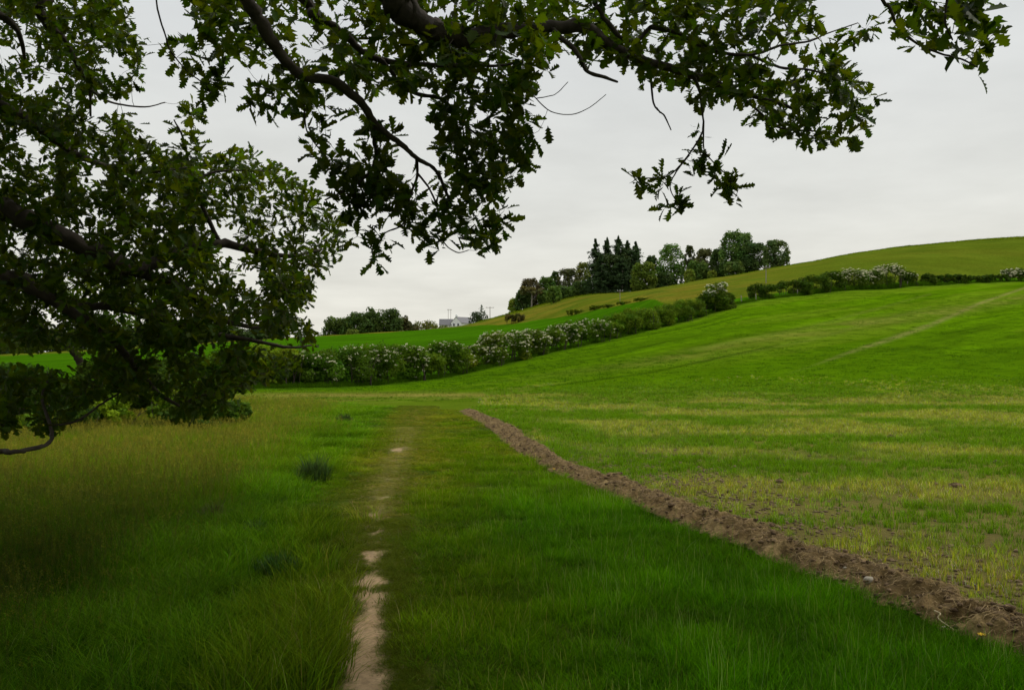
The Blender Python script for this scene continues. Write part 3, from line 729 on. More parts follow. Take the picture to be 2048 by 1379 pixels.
limb([(-90, 912, 7), (18, 904, 4.8), (60, 898, 4.5), (94, 888, 4.2), (104, 872, 4), (100, 850, 3.6), (90, 820, 3), (84, 790, 2.6), (95, 762, 2)], 5.4, 6.2, [(-4.4, 3, .95)], .09)
limb([(100, 850, 3), (139, 846, 2.5), (167, 834, 2.5), (200, 809, 2), (223, 795, 2), (267, 767, 1.3)], 6.1, 6.6)
limb([(60, -60, 13), (76, 18, 10), (94, 47, 9), (120, 72, 8), (145, 112, 6), (163, 145, 5), (178, 170, 4), (181, 232, 2)], 5.6, 6.2, [T3, (-3.8, 3.8, 3.9)], .15)
limb([(178, 175, 3), (203, 196, 2.5), (236, 208, 2), (290, 214, 1.6), (330, 205, 1.2)], 6.1, 6.6)
limb([(-90, 150, 16), (-10, 205, 11), (43, 230, 10), (76, 253, 9), (120, 286, 8), (160, 312, 6), (205, 330, 5), (260, 345, 4), (330, 341, 3), (417, 330, 1.5)], 5.4, 7, [T2, (-4.1, 3.4, 3.1)], .17)
limb([(-30, 10, 9), (18, 42, 7), (38, 70, 5), (50, 120, 3)], 5.2, 5.6)
limb([(440, 484, 5), (410, 425, 4.5), (388, 366, 4), (377, 326, 3), (366, 275, 2.5), (348, 240, 1.5)], 6.7, 6.5)
limb([(388, 366, 3), (428, 344, 2.5), (507, 341, 2), (545, 345, 1.2)], 6.6, 6.9)
limb([(308, -40, 2), (315, 18, 1.8), (330, 69, 1.7), (341, 101, 1.6), (373, 141, 1.4), (410, 170, 1.1), (430, 200, .8)], 5.2, 5.5)
limb([(420, -110, 18), (480, -20, 15), (515, 35, 14), (543, 81, 12), (568, 118, 11), (604, 152, 10), (665, 162, 9.5), (702, 187, 9), (730, 215, 8), (750, 248, 7), (787, 276, 6), (815, 300, 5.5), (840, 321, 4.5), (872, 341, 3.5), (893, 386, 3), (905, 410, 2), (929, 430, 1.2)], 4.4, 5.6, [T3, (-3.2, 3.0, 4.3)], .17)
limb([(602, 156, 3.4), (608, 203, 2.2), (612, 256, 1.7), (625, 280, 1.4), (650, 312, 1.2)], 4.95, 5.1)
limb([(750, 250, 4), (748, 284, 4), (752, 313, 3.5), (735, 350, 3), (700, 375, 2.3), (650, 400, 1.5)], 5.2, 5.4)
limb([(833, 318, 3.4), (834, 353, 2.8), (821, 390, 2.4), (813, 426, 2), (803, 451, 1.8), (775, 463, 1.5), (750, 480, 1)], 5.35, 5.5)
limb([(803, 451, 1.6), (836, 465, 1.5), (880, 479, 1.3), (897, 495, 1.2), (917, 505, 1.1), (937, 500, .9)], 5.5, 5.6)
limb([(834, 345, 2.4), (856, 373, 2), (872, 406, 1.8), (880, 447, 1.5), (897, 475, 1.2)], 5.4, 5.6)
limb([(740, -90, 30), (775, -15, 27), (803, 16, 25), (832, 40, 24), (864, 56, 22), (905, 69, 21), (940, 76, 19), (1000, 63, 16), (1102, 56, 13), (1174, 54, 12), (1205, 82, 11), (1240, 102, 10), (1281, 120, 9.5), (1327, 133, 9), (1379, 148, 8), (1435, 169, 6.5), (1491, 189, 5), (1553, 205, 4), (1599, 223, 2.5)], 4.6, 5.8, [T3, (-2.8, 2.7, 4.6)], .2)
limb([(560, -40, 12), (624, 28, 10), (661, 49, 9), (693, 73, 8), (714, 93, 7), (742, 114, 6.5), (795, 126, 6), (856, 130, 5), (937, 130, 4.5), (990, 132, 3), (1040, 125, 2)], 4.9, 5.4, [(-2.6, 3.2, 4.4)], .12)
limb([(760, 120, 5), (785, 145, 4.5), (800, 170, 4), (840, 190, 4), (880, 196, 3.5), (909, 223, 3), (937, 256, 2.4), (974, 284, 1.6)], 5.1, 5.4)
limb([(1185, -30, 6), (1199, 20, 5), (1220, 51, 5), (1245, 77, 4.5), (1276, 79, 4), (1300, 55, 4), (1330, 41, 3), (1368, 31, 2)], 5.2, 5.4, [(0.3, 4.4, 4.3)], .05)
limb([(1105, 58, 5), (1123, 77, 5), (1145, 95, 5), (1159, 112, 4.5), (1165, 128, 4.5), (1176, 143, 4), (1205, 153, 3.5), (1235, 164, 2.2)], 5.1, 5.0, name='dead_branch')
limb([(1300, 128, 3), (1302, 160, 2.4), (1307, 205, 2), (1318, 222, 1.8), (1329, 232, 1.6), (1342, 260, 1.1)], 5.3, 5.3)
limb([(1385, 150, 4), (1397, 175, 3), (1402, 205, 2.6), (1407, 251, 2.2), (1399, 276, 2), (1379, 307, 1.6), (1358, 333, 1.5), (1333, 353, 1.3), (1292, 356, 1), (1262, 352, .8)], 5.4, 5.4)
limb([(1407, 245, 2), (1408, 297, 1.6), (1420, 317, 1.4), (1435, 333, 1.3), (1455, 353, 1), (1470, 378, .8)], 5.4, 5.5)
limb([(1379, 310, 1.6), (1353, 343, 1.4), (1340, 374, 1.2), (1353, 404, 1)], 5.4, 5.4)
limb([(1046, 100, 1.6), (1046, 135, 1.3), (1049, 169, 1.2), (1072, 197, 1.1), (1102, 223, 1), (1143, 229, .9), (1179, 215, .8), (1212, 189, .7)], 5.2, 5.1, name='bare_twig')
limb([(1072, 197, 1), (1095, 193, .9), (1113, 187, .8), (1136, 164, .7)], 5.15, 5.1, name='bare_twig')
limb([(1470, 185, 3), (1517, 222, 2.4), (1553, 254, 2), (1614, 261, 1.6), (1686, 266, 1)], 5.6, 5.8)
limb([(1300, 55, 4), (1358, 67, 4), (1420, 100, 3.5), (1500, 110, 3), (1560, 92, 2.5), (1620, 82, 2), (1655, 67, 1.4), (1716, 46, 1)], 5.3, 5.6)
limb([(1500, 110, 3), (1560, 135, 2.6), (1620, 140, 2.2), (1690, 160, 1.6), (1740, 165, 1)], 5.5, 5.7)
limb([(1740, -60, 4), (1778, 15, 3.4), (1798, 56, 3), (1834, 87, 2.6), (1880, 107, 2.2), (1921, 118, 2), (1955, 135, 1.2)], 3.3, 3.5, [(.9, 3.1, 3.9)], .03)
limb([(1900, -30, 3), (1890, 40, 2.2), (1905, 80, 1.6)], 3.35, 3.4)

# leaf regions (photo outline of each mass), clusters per region, depth range
REG = [
 ([(-60, -40), (235, -40), (262, 60), (288, 95), (262, 165), (200, 195), (150, 212), (170, 235), (120, 262), (-60, 262)], 210, 5.3, 7.6),
 ([(-60, 240), (150, 240), (240, 235), (330, 305), (400, 335), (395, 430), (300, 482), (-60, 482)], 330, 5.4, 8.2),
 ([(340, 178), (372, 178), (410, 265), (405, 325), (360, 320)], 12, 6.3, 6.8),
 ([(335, 335), (430, 302), (535, 302), (572, 350), (655, 388), (688, 488), (640, 545), (600, 600), (420, 500), (330, 470)], 175, 6.3, 8.2),
 ([(-60, 470), (350, 470), (600, 530), (620, 600), (590, 645), (300, 690), (120, 680), (-60, 690)], 560, 5.4, 9.0),
 ([(130, 640), (590, 620), (650, 690), (600, 725), (530, 750), (470, 790), (430, 825), (350, 830), (290, 770), (160, 730)], 200, 6.2, 8.6),
 ([(-40, 735), (80, 745), (230, 705), (300, 745), (255, 800), (180, 838), (100, 855), (-40, 860)], 120, 5.8, 7.6),
 ([(330, 80), (392, 85), (452, 160), (440, 215), (400, 205), (350, 140)], 12, 5.3, 5.6),
 ([(380, -40), (1100, -40), (1110, 120), (1040, 190), (900, 180), (760, 185), (640, 150), (545, 190), (480, 130), (395, 60)], 265, 4.6, 6.2),
 ([(860, 175), (1035, 180), (1085, 240), (1060, 310), (1022, 365), (950, 370), (880, 300)], 74, 5.1, 5.9),
 ([(600, 190), (740, 230), (850, 330), (1000, 370), (1015, 450), (965, 495), (900, 450), (800, 430), (700, 400), (612, 300)], 84, 5.0, 5.8),
 ([(650, 370), (800, 370), (870, 430), (930, 480), (850, 490), (775, 470), (765, 530), (740, 525), (700, 470)], 30, 5.2, 5.6),
 ([(475, 180), (590, 185), (600, 210), (500, 215)], 6, 4.9, 5.1),
 ([(1090, -40), (1610, -40), (1640, 60), (1680, 130), (1750, 172), (1735, 230), (1700, 272), (1600, 300), (1550, 262), (1480, 215), (1380, 195), (1300, 155), (1230, 112), (1100, 95)], 255, 5.1, 6.3),
 ([(1262, 342), (1290, 345), (1290, 365), (1262, 368)], 2, 5.35, 5.45),
 ([(1305, 352), (1335, 352), (1335, 385), (1310, 390)], 3, 5.35, 5.45),
 ([(1335, 385), (1375, 395), (1368, 425), (1335, 420)], 4, 5.35, 5.45),
 ([(1370, 290), (1420, 300), (1480, 340), (1485, 385), (1450, 385), (1395, 370)], 12, 5.4, 5.5),
 ([(1383, 235), (1400, 232), (1395, 268), (1385, 262)], 1, 5.4, 5.45),
 ([(1785, -40), (1985, -40), (1985, 60), (1965, 105), (1930, 115), (1870, 85), (1800, 105)], 26, 3.3, 3.8),
 ([(1680, 40), (1745, 30), (1745, 80), (1680, 85)], 4, 5.5, 5.7),
 ([(1165, 95), (1215, 105), (1200, 130), (1175, 125)], 2, 5.1, 5.2),
]
def inpoly(x, y, poly):
    poly = np.array(poly, float); n = len(poly); c = False
    for i in range(n):
        x1, y1 = poly[i]; x2, y2 = poly[i - 1]
        if (y1 > y) != (y2 > y) and x < (x2 - x1) * (y - y1) / (y2 - y1) + x1: c = not c
    return c
NP = np.array([n_[0] for n_ in NODES]); NR = np.array([n_[1] for n_ in NODES])
tw = MB(); LC = []; LA = []; LN = []; LL = []; LCol = []
def leafcluster(c, d, n, s=1.0):
    """a rosette of leaves at a twig tip"""
    d = d / (np.linalg.norm(d) + 1e-9)
    for k_ in range(n):
        a_ = rvec(rg, 1)[0]; a_ = a_ + d * .7 + np.array([0, 0, -.15]); a_ /= np.linalg.norm(a_)
        nr = np.array([0, 0, 1.0]) + rvec(rg, 1)[0] * .75
        LC.append(c - d * rg.uniform(0, .07) * (k_ % 3) + a_ * .012 + rg.normal(0, .012, 3)); LA.append(a_); LN.append(nr); LL.append(rg.uniform(.06, .112) * s)
        LCol.append(np.array([.022, .044, .003]) * rg.uniform(.6, 1.6) * np.array([rg.uniform(.85, 1.5), 1, 1]))
holes = [(150, 478, 22, 12), (205, 615, 14, 9), (250, 640, 26, 14), (455, 510, 30, 12), (500, 560, 22, 18), (480, 655, 18, 8), (90, 160, 22, 20), (60, 100, 20, 14), (230, 120, 18, 18),
         (195, 225, 26, 10), (30, 480, 14, 10), (300, 400, 10, 8), (880, 40, 0, 0), (790, 25, 14, 12), (585, 55, 14, 14), (1230, 30, 10, 10), (1300, 95, 20, 9), (690, 280, 18, 26), (800, 330, 14, 18), (820, 225, 12, 16),
         (860, 400, 10, 22), (150, 710, 36, 22), (60, 720, 90, 16), (215, 800, 16, 20), (320, 810, 24, 8), (560, 690, 14, 10), (640, 120, 14, 8)]
cl_list = []; cl_s = []
for poly, n, d0, d1 in REG:
    n = int(n * (2.1 if d1 > 6.9 else 1.3)) if n > 60 else n; LS = .80 if d1 > 6.9 else 1.0
    pa = np.array(poly, float); lo = pa.min(0); hi = pa.max(0); k_ = 0; tries = 0
    s = int(lo[0] * 7 + lo[1]) & 1023
    while k_ < n and tries < n * 60:
        tries += 1
        u, v = rg.uniform(lo, hi)
        if not inpoly(u, v, poly): continue
        if any(hx > 0 and ((u - hu) / (hx + 14)) ** 2 + ((v - hv_) / (hy + 12)) ** 2 < 1 for hu, hv_, hx, hy in holes): continue
        if n > 40 and vn(np.array(u / 46.), np.array(v / 34.), s) < .31 and rg.random() < .85: continue
        cl_list.append(P(u, v, rg.uniform(d0, d1))); cl_s.append(LS); k_ += 1
cl_arr = np.array(cl_list)
# grow twigs outward from the limbs: nearest to the skeleton first
d0_ = np.array([np.min(np.linalg.norm(NP - c, axis=1)) for c in cl_arr]); order = np.argsort(d0_)
SP = NP.copy(); SR = NR.copy()
for i in order:
    c = cl_arr[i]; dist = np.linalg.norm(SP - c, axis=1); j = int(np.argmin(dist + SR * 2)); p = SP[j]; L_ = dist[j]
    if L_ < .03: p = p - [0, 0, .05]; L_ = .06
    sag = np.array([0, 0, -.08]) * L_ + rg.normal(0, .09, 3) * L_
    r0 = min(max(.0016, .0035 * min(L_, 1.5) + .001), SR[j] * .8 + .0006)
    nseg = 3 + int(L_ / .25); t = np.linspace(0, 1, nseg + 1)[:, None]
    pl = p + (c - p) * t + sag * (4 * t * (1 - t)) + rg.normal(0, .025 * min(L_, .6), (nseg + 1, 3)) * np.sin(t * math.pi)
    rr = np.linspace(r0, .0011, nseg + 1); tube(tw, pl, rr, 4)
    SP = np.vstack([SP, pl[1:]]); SR = np.concatenate([SR, rr[1:]])
    dd_ = pl[-1] - pl[-2]; leafcluster(c, dd_, int(rg.integers(5, 9)), cl_s[i])
    # side leaves along the twig
    for q in range(int(L_ / .09)):
        if rg.random() < .55:
            tt = rg.uniform(.35, .95); w_ = pl[min(int(tt * nseg), nseg - 1)]; leafcluster(w_, dd_, 2, .9 * cl_s[i])
# the part of the crown overhead and behind the viewer (bigger leaf sprays)
nb_ = 0
OC = []; ON = []; OS = []
while nb_ < 1350:
    q = rg.uniform(-1, 1, 3)
    if not .35 < np.dot(q, q) < 1: continue
    c = np.array([-2.6, -3.0, 6.0]) + q * np.array([10.0, 7.6, 3.4])
    if c[2] < 3.0: continue
    if c[1] > .3:
        u = 1024 + F * c[0] / c[1]; v = HV - F * (c[2] - H) / c[1]
        if v > -110 * (1 + 2 / c[1]) and -260 < u < 2300: continue
    nb_ += 1
    m_ = 34; OC.append(c + rg.normal(0, .32, (m_, 3))); ON.append(rvec(rg, m_) * .7 + [0, 0, 1]); OS.append(rg.uniform(.06, .12, m_))
OC = np.concatenate(OC); ON = np.concatenate(ON); OS = np.concatenate(OS)
keep = ~((OC[:, 1] > .3) & (HV - F * (OC[:, 2] - H) / np.maximum(OC[:, 1], .3) > -15) & (np.abs(OC[:, 0] / np.maximum(OC[:, 1], .3)) < .66))
OC, ON, OS = OC[keep], ON[keep], OS[keep]
LC = np.array(LC); LA = np.array(LA); LN = np.array(LN); LL = np.array(LL); LCol = np.array(LCol)
V_, Q_, C_ = oak_leaves(LC, LA, LN, LL, rg, LCol)
lf = MB(); lf.add(V_, Q_, C=C_)
cards(lf, OC, ON, OS, rg, np.tile([.042, .085, .007], (len(OC), 1)) * rg.uniform(.7, 1.3, (len(OC), 1)), .5)
lf.build('foliage', M['oakleaf'], oak)
tw.build('twigs', M['bark'], oak)
for pts, rad, nm in limbs:
    mb = MB(); tube(mb, pts, rad, 10 if rad.max() > .02 else 6); mb.build(nm, M['bark'], oak, True)
# upper limbs hidden in the overhead crown
for tgt in ((-8, -2, 6.5), (-2, -3, 7.2), (1.2, 1.0, 6.8), (-7, 4, 6.5)):
    mb = MB(); a_ = np.array([-4.4, 1.2, 4.6]); b_ = np.array(tgt, float); pts, rad = smooth_line([a_, a_ * .6 + b_ * .4 + [0, 0, .5], b_], [.2, .13, .04], 6, .1, rg); tube(mb, pts, rad, 8); mb.build('limb', M['bark'], oak, True)

# ---------------------------------------------------------------- bushes and trees
def blobcrown(mb, blobs, n, size, rg, col, vary=.28, flat=.0, top=None):
    col = np.array(col) * FB
    vol = np.array([b[1] ** 2 for b in blobs]); cnt = np.maximum((n * vol / vol.sum()).astype(int), 8)
    for (c, r, sq), m_ in zip(blobs, cnt):
        d = rvec(rg, m_); bump = 1 + .16 * np.sin(d[:, 0] * 7 + r * 31) * np.sin(d[:, 1] * 6 + r * 17) + .12 * np.sin(d[:, 2] * 9 + r * 11)
        rad = r * bump * (.62 + .42 * rg.random(m_) ** .6); pos = np.array(c) + d * rad[:, None] * np.array([1, 1, sq])
        nr = d * .8 + rvec(rg, m_) * .75 + [0, 0, .35]
        cc = np.array(col) * (1 + rg.normal(0, vary * .5)) * (1 + rg.normal(0, vary * .6, (m_, 1)))
        cc[:, 0] *= 1 + rg.normal(0, .1)
        cards(mb, pos, nr, size * rg.uniform(.6, 1.35, m_), rg, np.clip(cc, .004, .5))

def bush(u, hw, vt, Y, bl, lab, name='hawthorn_bush', cat='bush', col=(.040, .085, .007), group=None, seed=0, n=2600, gap=.3, leaf=.085, depth=.9, top_bl=False, rnd=(.16, 4), bcol=(.60, .575, .36), under=True):
    rg = np.random.default_rng(int(abs(u) * 13 + seed)); x = (u - 1024) / F * Y; z0 = float(gz(x, Y)); zt = H + (HV - vt) / F * Y; h = max(zt - z0, .5); w = hw / F * Y
    t = thing(name, lab, cat, (x, Y, z0), group)
    nt_ = max(5, int(4 + 4 * w / h)); nb = int(np.clip(16 + 14 * (w / h), 20, 44)); blobs = []; w = w * 1.12
    for k_ in range(nb):
        a_ = rg.uniform(-1, 1); q = rg.uniform(-1, 1); r = rg.uniform(.17, .27) * min(h, w * 1.6)
        zf = gap * .6 + (1 - gap * .6) * rg.random() ** .9; top = h * (1 - rnd[0] * abs(a_) ** rnd[1])
        blobs.append(((x + a_ * (w - r * .7), Y + q * depth * .7, z0 + min(max(top * zf, h * gap * .6 + r * .75), top - r * .85)), r, .85))
    for k_ in range(nt_):            # top line, uneven
        a_ = -1 + 2 * (k_ + .5) / nt_ + rg.normal(0, .1); r = rg.uniform(.12, .22) * min(h, w * 1.6)
        blobs.append(((x + a_ * (w - r * .6), Y + rg.normal(0, depth * .25), z0 + h * (1 - rnd[0] * .8 * abs(a_) ** rnd[1] - rg.uniform(0, .22)) - r * .8), r, .9))
    mb = MB(); blobcrown(mb, blobs, n, leaf, rg, col)
    for b_ in blobs[-nt_:]:          # loose sprays above the top line
        m_ = 26; d = rvec(rg, m_); d[:, 2] = np.abs(d[:, 2]); cards(mb, np.array(b_[0]) + d * b_[1] * rg.uniform(1, 1.5, (m_, 1)), rvec(rg, m_) + [0, 0, .4], leaf * .9, rg, np.array(col) * 1.25)
    mb.build('foliage', M['leaf'], t)
    mb = MB()
    for k_ in range(int(5 + w * 4)):
        a_ = rg.uniform(-.95, .95); b0 = np.array([x + a_ * w, Y + rg.normal(0, depth * .3), 0]); b0[2] = float(gz(b0[0], b0[1])) - .05; tp = b0 + [rg.normal(0, .22), rg.normal(0, .15), h * rg.uniform(.5, .8)]
        pts, rad = smooth_line([b0, (b0 + tp) / 2 + rg.normal(0, .07, 3), tp], [.035, .025, .01], 3); mb = MB(); tube(mb, pts, rad * (h / 2), 5); mb.build('stem', M['farbark'], t)
    if bl > 0:
        mb = MB(); nbk = int(bl * 100 * max(w, .8))
        for k_ in range(nbk):
            b_ = blobs[int(rg.integers(0, len(blobs)))]
            if top_bl and b_[0][2] < z0 + h * .45: continue
            if b_[0][2] < z0 + h * .38 and rg.random() < .8: continue
            d = rvec(rg, 1)[0]; d[1] = -abs(d[1]) if rg.random() < .7 else d[1]; d[2] = d[2] * .8 + .25; d /= np.linalg.norm(d); c = np.array(b_[0]) + d * b_[1] * 1.06
            m_ = int(rg.integers(5, 12)); s_ = rg.uniform(.025, .075) * (Y / 60) ** .5
            cc = c + rg.normal(0, 1, (m_, 3)) * s_ * np.array([1, .8, .45]); cards(mb, cc, rvec(rg, m_) * .4 + d * .8 + [0, -.2, .6], .038 * (Y / 55) ** .7, rg, np.array(bcol) * rg.uniform(.8, 1.1), .8)
        if mb.n: mb.build('blossom', M['blossom'], t)
    return t

HB = 'bushes of the long field hedge'
hedge = [
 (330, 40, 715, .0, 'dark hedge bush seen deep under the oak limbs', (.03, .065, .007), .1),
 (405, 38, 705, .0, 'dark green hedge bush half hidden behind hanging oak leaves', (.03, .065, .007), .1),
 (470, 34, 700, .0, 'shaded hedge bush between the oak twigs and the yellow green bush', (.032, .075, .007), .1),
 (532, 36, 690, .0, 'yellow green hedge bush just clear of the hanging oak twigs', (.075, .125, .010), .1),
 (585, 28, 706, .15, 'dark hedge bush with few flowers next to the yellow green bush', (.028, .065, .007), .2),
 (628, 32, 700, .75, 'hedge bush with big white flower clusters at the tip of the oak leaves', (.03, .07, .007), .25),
 (686, 32, 697, .25, 'dark leafy hedge bush with flowers only along its top', (.03, .07, .007), .15),
 (742, 34, 690, .85, 'cream flowered hedge bush in the broad flowering stretch below the far wood', (.035, .075, .007), .15),
 (798, 30, 690, .75, 'flowering hedge bush ending the broad stretch before the green gap', (.035, .08, .007), .15),
 (848, 22, 706, .0, 'low flowerless green hedge bush in the gap between flowering ones', (.055, .105, .009), .38),
 (893, 24, 684, .5, 'rounded hedge bush with a raised top and scattered flowers', (.038, .08, .007), .25),
 (927, 14, 702, .4, 'thin yellowish hedge bush with daylight under it', (.07, .115, .01), .45),
 (962, 26, 687, .95, 'pale densely flowered hedge bush left of the taller white one', (.042, .08, .008), .2),
 (1008, 28, 665, 1.2, 'tall hedge bush thick with white blossom where the hedge starts to climb', (.042, .08, .008), .15),
 (1052, 26, 658, 1.1, 'white blossomed hedge bush with a flat top below the lone hill bush', (.042, .08, .008), .2),
 (1093, 22, 657, .5, 'sparsely flowered hedge bush with an open bent stem at its foot', (.04, .085, .007), .35),
 (1128, 20, 648, .65, 'hedge bush dotted with white flowers beside the open bent stem', (.04, .085, .007), .25),
 (1172, 28, 634, .55, 'taller dark hedge bush with flowers on top below the low far hedge', (.035, .08, .007), .15),
 (1213, 18, 641, .05, 'short bright green hedge bush at the foot of the climb', (.055, .11, .009), .15),
 (1243, 20, 627, .0, 'plain green hedge bush below the thin pole on the hill', (.05, .10, .008), .15),
 (1277, 22, 611, .0, 'high olive green hedge bush right of the thin pole', (.05, .095, .008), .15),
 (1312, 20, 612, .0, 'green hedge bush with a leaning post at its foot', (.048, .095, .008), .2),
 (1347, 20, 603, .0, 'green hedge bush with daylight through its stems', (.048, .095, .008), .35),
 (1380, 18, 598, .0, 'last plain hedge bush below the tall flowering elder', (.045, .09, .008), .25),
]
def hY_at(u): return float(np.interp(u, HG[:, 0], HG[:, 2]))
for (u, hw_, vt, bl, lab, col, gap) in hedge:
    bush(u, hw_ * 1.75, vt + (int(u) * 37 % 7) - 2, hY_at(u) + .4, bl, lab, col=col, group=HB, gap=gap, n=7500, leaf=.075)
hedge2 = [
 (1524, 26, 567, .0, 'dark rounded bush standing alone between two hedge gaps', (.026, .055, .007), .08),
 (1590, 24, 560, .0, 'dark hedge bush starting the upper stretch above the rank grass', (.028, .06, .007), .2),
 (1630, 22, 550, .0, 'dark hedge bush second in the upper stretch', (.028, .06, .007), .25),
 (1667, 20, 543, .05, 'dark hedge bush touching the white blossom of the upper stretch', (.028, .06, .007), .25),
 (1705, 22, 537, 1.3, 'first white crowned hedge bush of the upper stretch', (.035, .07, .008), .3),
 (1742, 18, 539, 1.1, 'middle white crowned hedge bush of the upper stretch', (.035, .07, .008), .3),
 (1778, 22, 529, 1.4, 'highest white crowned hedge bush at the end of the upper stretch', (.035, .07, .008), .3),
 (1818, 18, 541, .35, 'small flowering bush alone beyond the white crowned stretch', (.03, .06, .007), .15),
 (1858, 14, 547, .0, 'smallest dark bush alone on the upper field edge', (.028, .055, .007), .1),
 (1906, 23, 548, .0, 'low dark hedge bush starting the last stretch', (.026, .055, .007), .1),
 (1950, 24, 551, .0, 'low dark hedge bush in the middle of the last stretch', (.026, .055, .007), .1),
 (1990, 18, 549, .0, 'low dark hedge bush next to the last blossoming one', (.026, .055, .007), .1),
 (2028, 22, 537, 1.2, 'white blossoming bush at the far end of the hedge', (.033, .065, .008), .2),
 (2085, 26, 545, .1, 'dark hedge bush past the last blossoming one', (.028, .06, .007), .2),
]
for (u, hw_, vt, bl, lab, col, gap) in hedge2:
    bush(u, hw_ * (1.3 if 1580 < u < 1790 or 1900 < u < 2000 else 1.0), vt, hY_at(u) + .4, bl, lab, col=col, group=HB, gap=gap * .7, n=4200, leaf=.10, top_bl=True)
bush(1433, 37, 566, 0, 'broad tall elder bush with cream flower heads standing above the hedge', name='elder_bush', col=(.042, .082, .008), group=None, n=100, Y=103.5) if False else None
t = bush(1433, 36, 585, 104, .0, 'broad tall elder bush topped with cream flower heads above the hedge', name='elder_bush', col=(.036, .072, .008), n=7000, gap=.1, leaf=.12, depth=1.6)
# its upper dome
rg = np.random.default_rng(77); Y = 104.2; mb = MB(); bb = []
for k_ in range(16):
    a_ = rg.uniform(-1, 1); v_ = rg.uniform(572, 600); hw_ = 9 + 22 * (v_ - 566) / 34; bb.append((P(1433 + a_ * hw_, v_ + 4, Y + rg.normal(0, .6)), rg.uniform(.35, .6), .9))
bb.append((P(1433, 574, Y), .6, .9)); bb.append((P(1446, 572, Y), .5, .9)); bb.append((P(1420, 575, Y), .5, .9))
blobcrown(mb, bb, 2800, .11, rg, (.036, .072, .008)); mb.build('crown', M['leaf'], t)
mb = MB()
for k_ in range(150):
    b_ = bb[int(rg.integers(0, len(bb)))]; d = rvec(rg, 1)[0]; d[1] = -abs(d[1]); d[2] = abs(d[2]) * .8; c = np.array(b_[0]) + d * b_[1] * 1.05; m_ = 12
    cards(mb, c + rg.normal(0, .09, (m_, 3)) * [1, 1, .3], rvec(rg, m_) * .4 + [0, -.4, 1], .055, rg, np.array([.74, .72, .55]) * rg.uniform(.75, 1.05), .8)
mb.build('blossom', M['blossom'], t)

# second low hedge along the top of the far field, and bushes on the hill
G2 = 'low bushes between the far field and the hill'
for (u, hw_, vt, vb, lab) in ((1148, 15, 619, 630, 'first low bush of the thin hedge above the far field'), (1192, 12, 611, 623, 'low round bush second along the thin far hedge'),
                              (1218, 11, 609, 618, 'low bush in the middle of the thin far hedge'), (1248, 13, 605, 614, 'low bush of the thin far hedge below the thin pole'), (1282, 14, 600, 608, 'last low bush of the thin far hedge behind the near hedge')):
    bush(u, hw_, vt, float(np.interp(u, FT[:, 0], FT[:, 2])) + 1, 0, lab, name='low_bush', col=(.06, .095, .01), group=G2, n=1500, leaf=.16, depth=1.5, gap=0)
bush(1030, 18, 628, 256, 0, 'round brownish gorse bush alone at the foot of the hill', name='gorse_bush', col=(.055, .058, .022), n=1500, leaf=.25, depth=2, gap=0)
bush(885, 24, 650, 392, 0, 'pale green bushes in front of the white house', name='garden_bush', col=(.09, .12, .03), n=900, leaf=.35, depth=3, gap=0)
bush(851, 24, 641, 385, 0, 'pale olive bushy tree left of the white house', name='garden_bush', col=(.085, .11, .028), n=1500, leaf=.4, depth=3, gap=0)

# bushes under the oak at the left edge of the meadow
LB = 'bushes at the shaded edge of the meadow'
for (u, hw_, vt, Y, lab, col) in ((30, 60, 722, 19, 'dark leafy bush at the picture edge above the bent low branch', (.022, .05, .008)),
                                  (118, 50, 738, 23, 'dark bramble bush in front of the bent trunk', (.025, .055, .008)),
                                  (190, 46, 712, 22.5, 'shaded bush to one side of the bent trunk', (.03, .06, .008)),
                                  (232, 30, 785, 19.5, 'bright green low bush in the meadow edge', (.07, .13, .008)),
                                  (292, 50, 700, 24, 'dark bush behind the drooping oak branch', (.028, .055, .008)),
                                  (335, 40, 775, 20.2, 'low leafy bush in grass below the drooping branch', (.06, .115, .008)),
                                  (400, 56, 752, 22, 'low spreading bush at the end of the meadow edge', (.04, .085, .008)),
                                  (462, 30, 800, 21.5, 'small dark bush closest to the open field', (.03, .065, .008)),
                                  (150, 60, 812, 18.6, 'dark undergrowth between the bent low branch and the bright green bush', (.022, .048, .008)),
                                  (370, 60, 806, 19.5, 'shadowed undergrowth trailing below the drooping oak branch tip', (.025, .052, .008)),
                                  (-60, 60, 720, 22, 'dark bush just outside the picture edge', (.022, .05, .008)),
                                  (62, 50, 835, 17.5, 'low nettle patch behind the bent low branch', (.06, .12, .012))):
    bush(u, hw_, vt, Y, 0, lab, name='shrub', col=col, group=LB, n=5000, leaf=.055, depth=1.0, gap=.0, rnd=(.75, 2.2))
t = thing('bent_tree', 'small tree with a bent leaning trunk at the shaded meadow edge', 'tree', P(172, 838, 23.5))
mb = MB(); pts, rad = smooth_line([P(174, 850, 23.5), P(170, 780, 23.5), P(164, 742, 23.5), P(156, 715, 23.4), P(140, 697, 23.2), P(112, 680, 23), P(80, 640, 22.8)], [.14, .12, .11, .1, .085, .06, .03], 5, .1, np.random.default_rng(2))
tube(mb, pts, rad, 9); mb.build('trunk', M['farbark'], t, True)
rg = np.random.default_rng(12); mb = MB(); blobcrown(mb, [(P(rg.uniform(30, 260), rg.uniform(560, 680), 23 + rg.normal(0, .8)), rg.uniform(.35, .7), .8) for _ in range(22)], 5200, .06, rg, (.03, .055, .009)); mb.build('crown', M['leaf'], t)

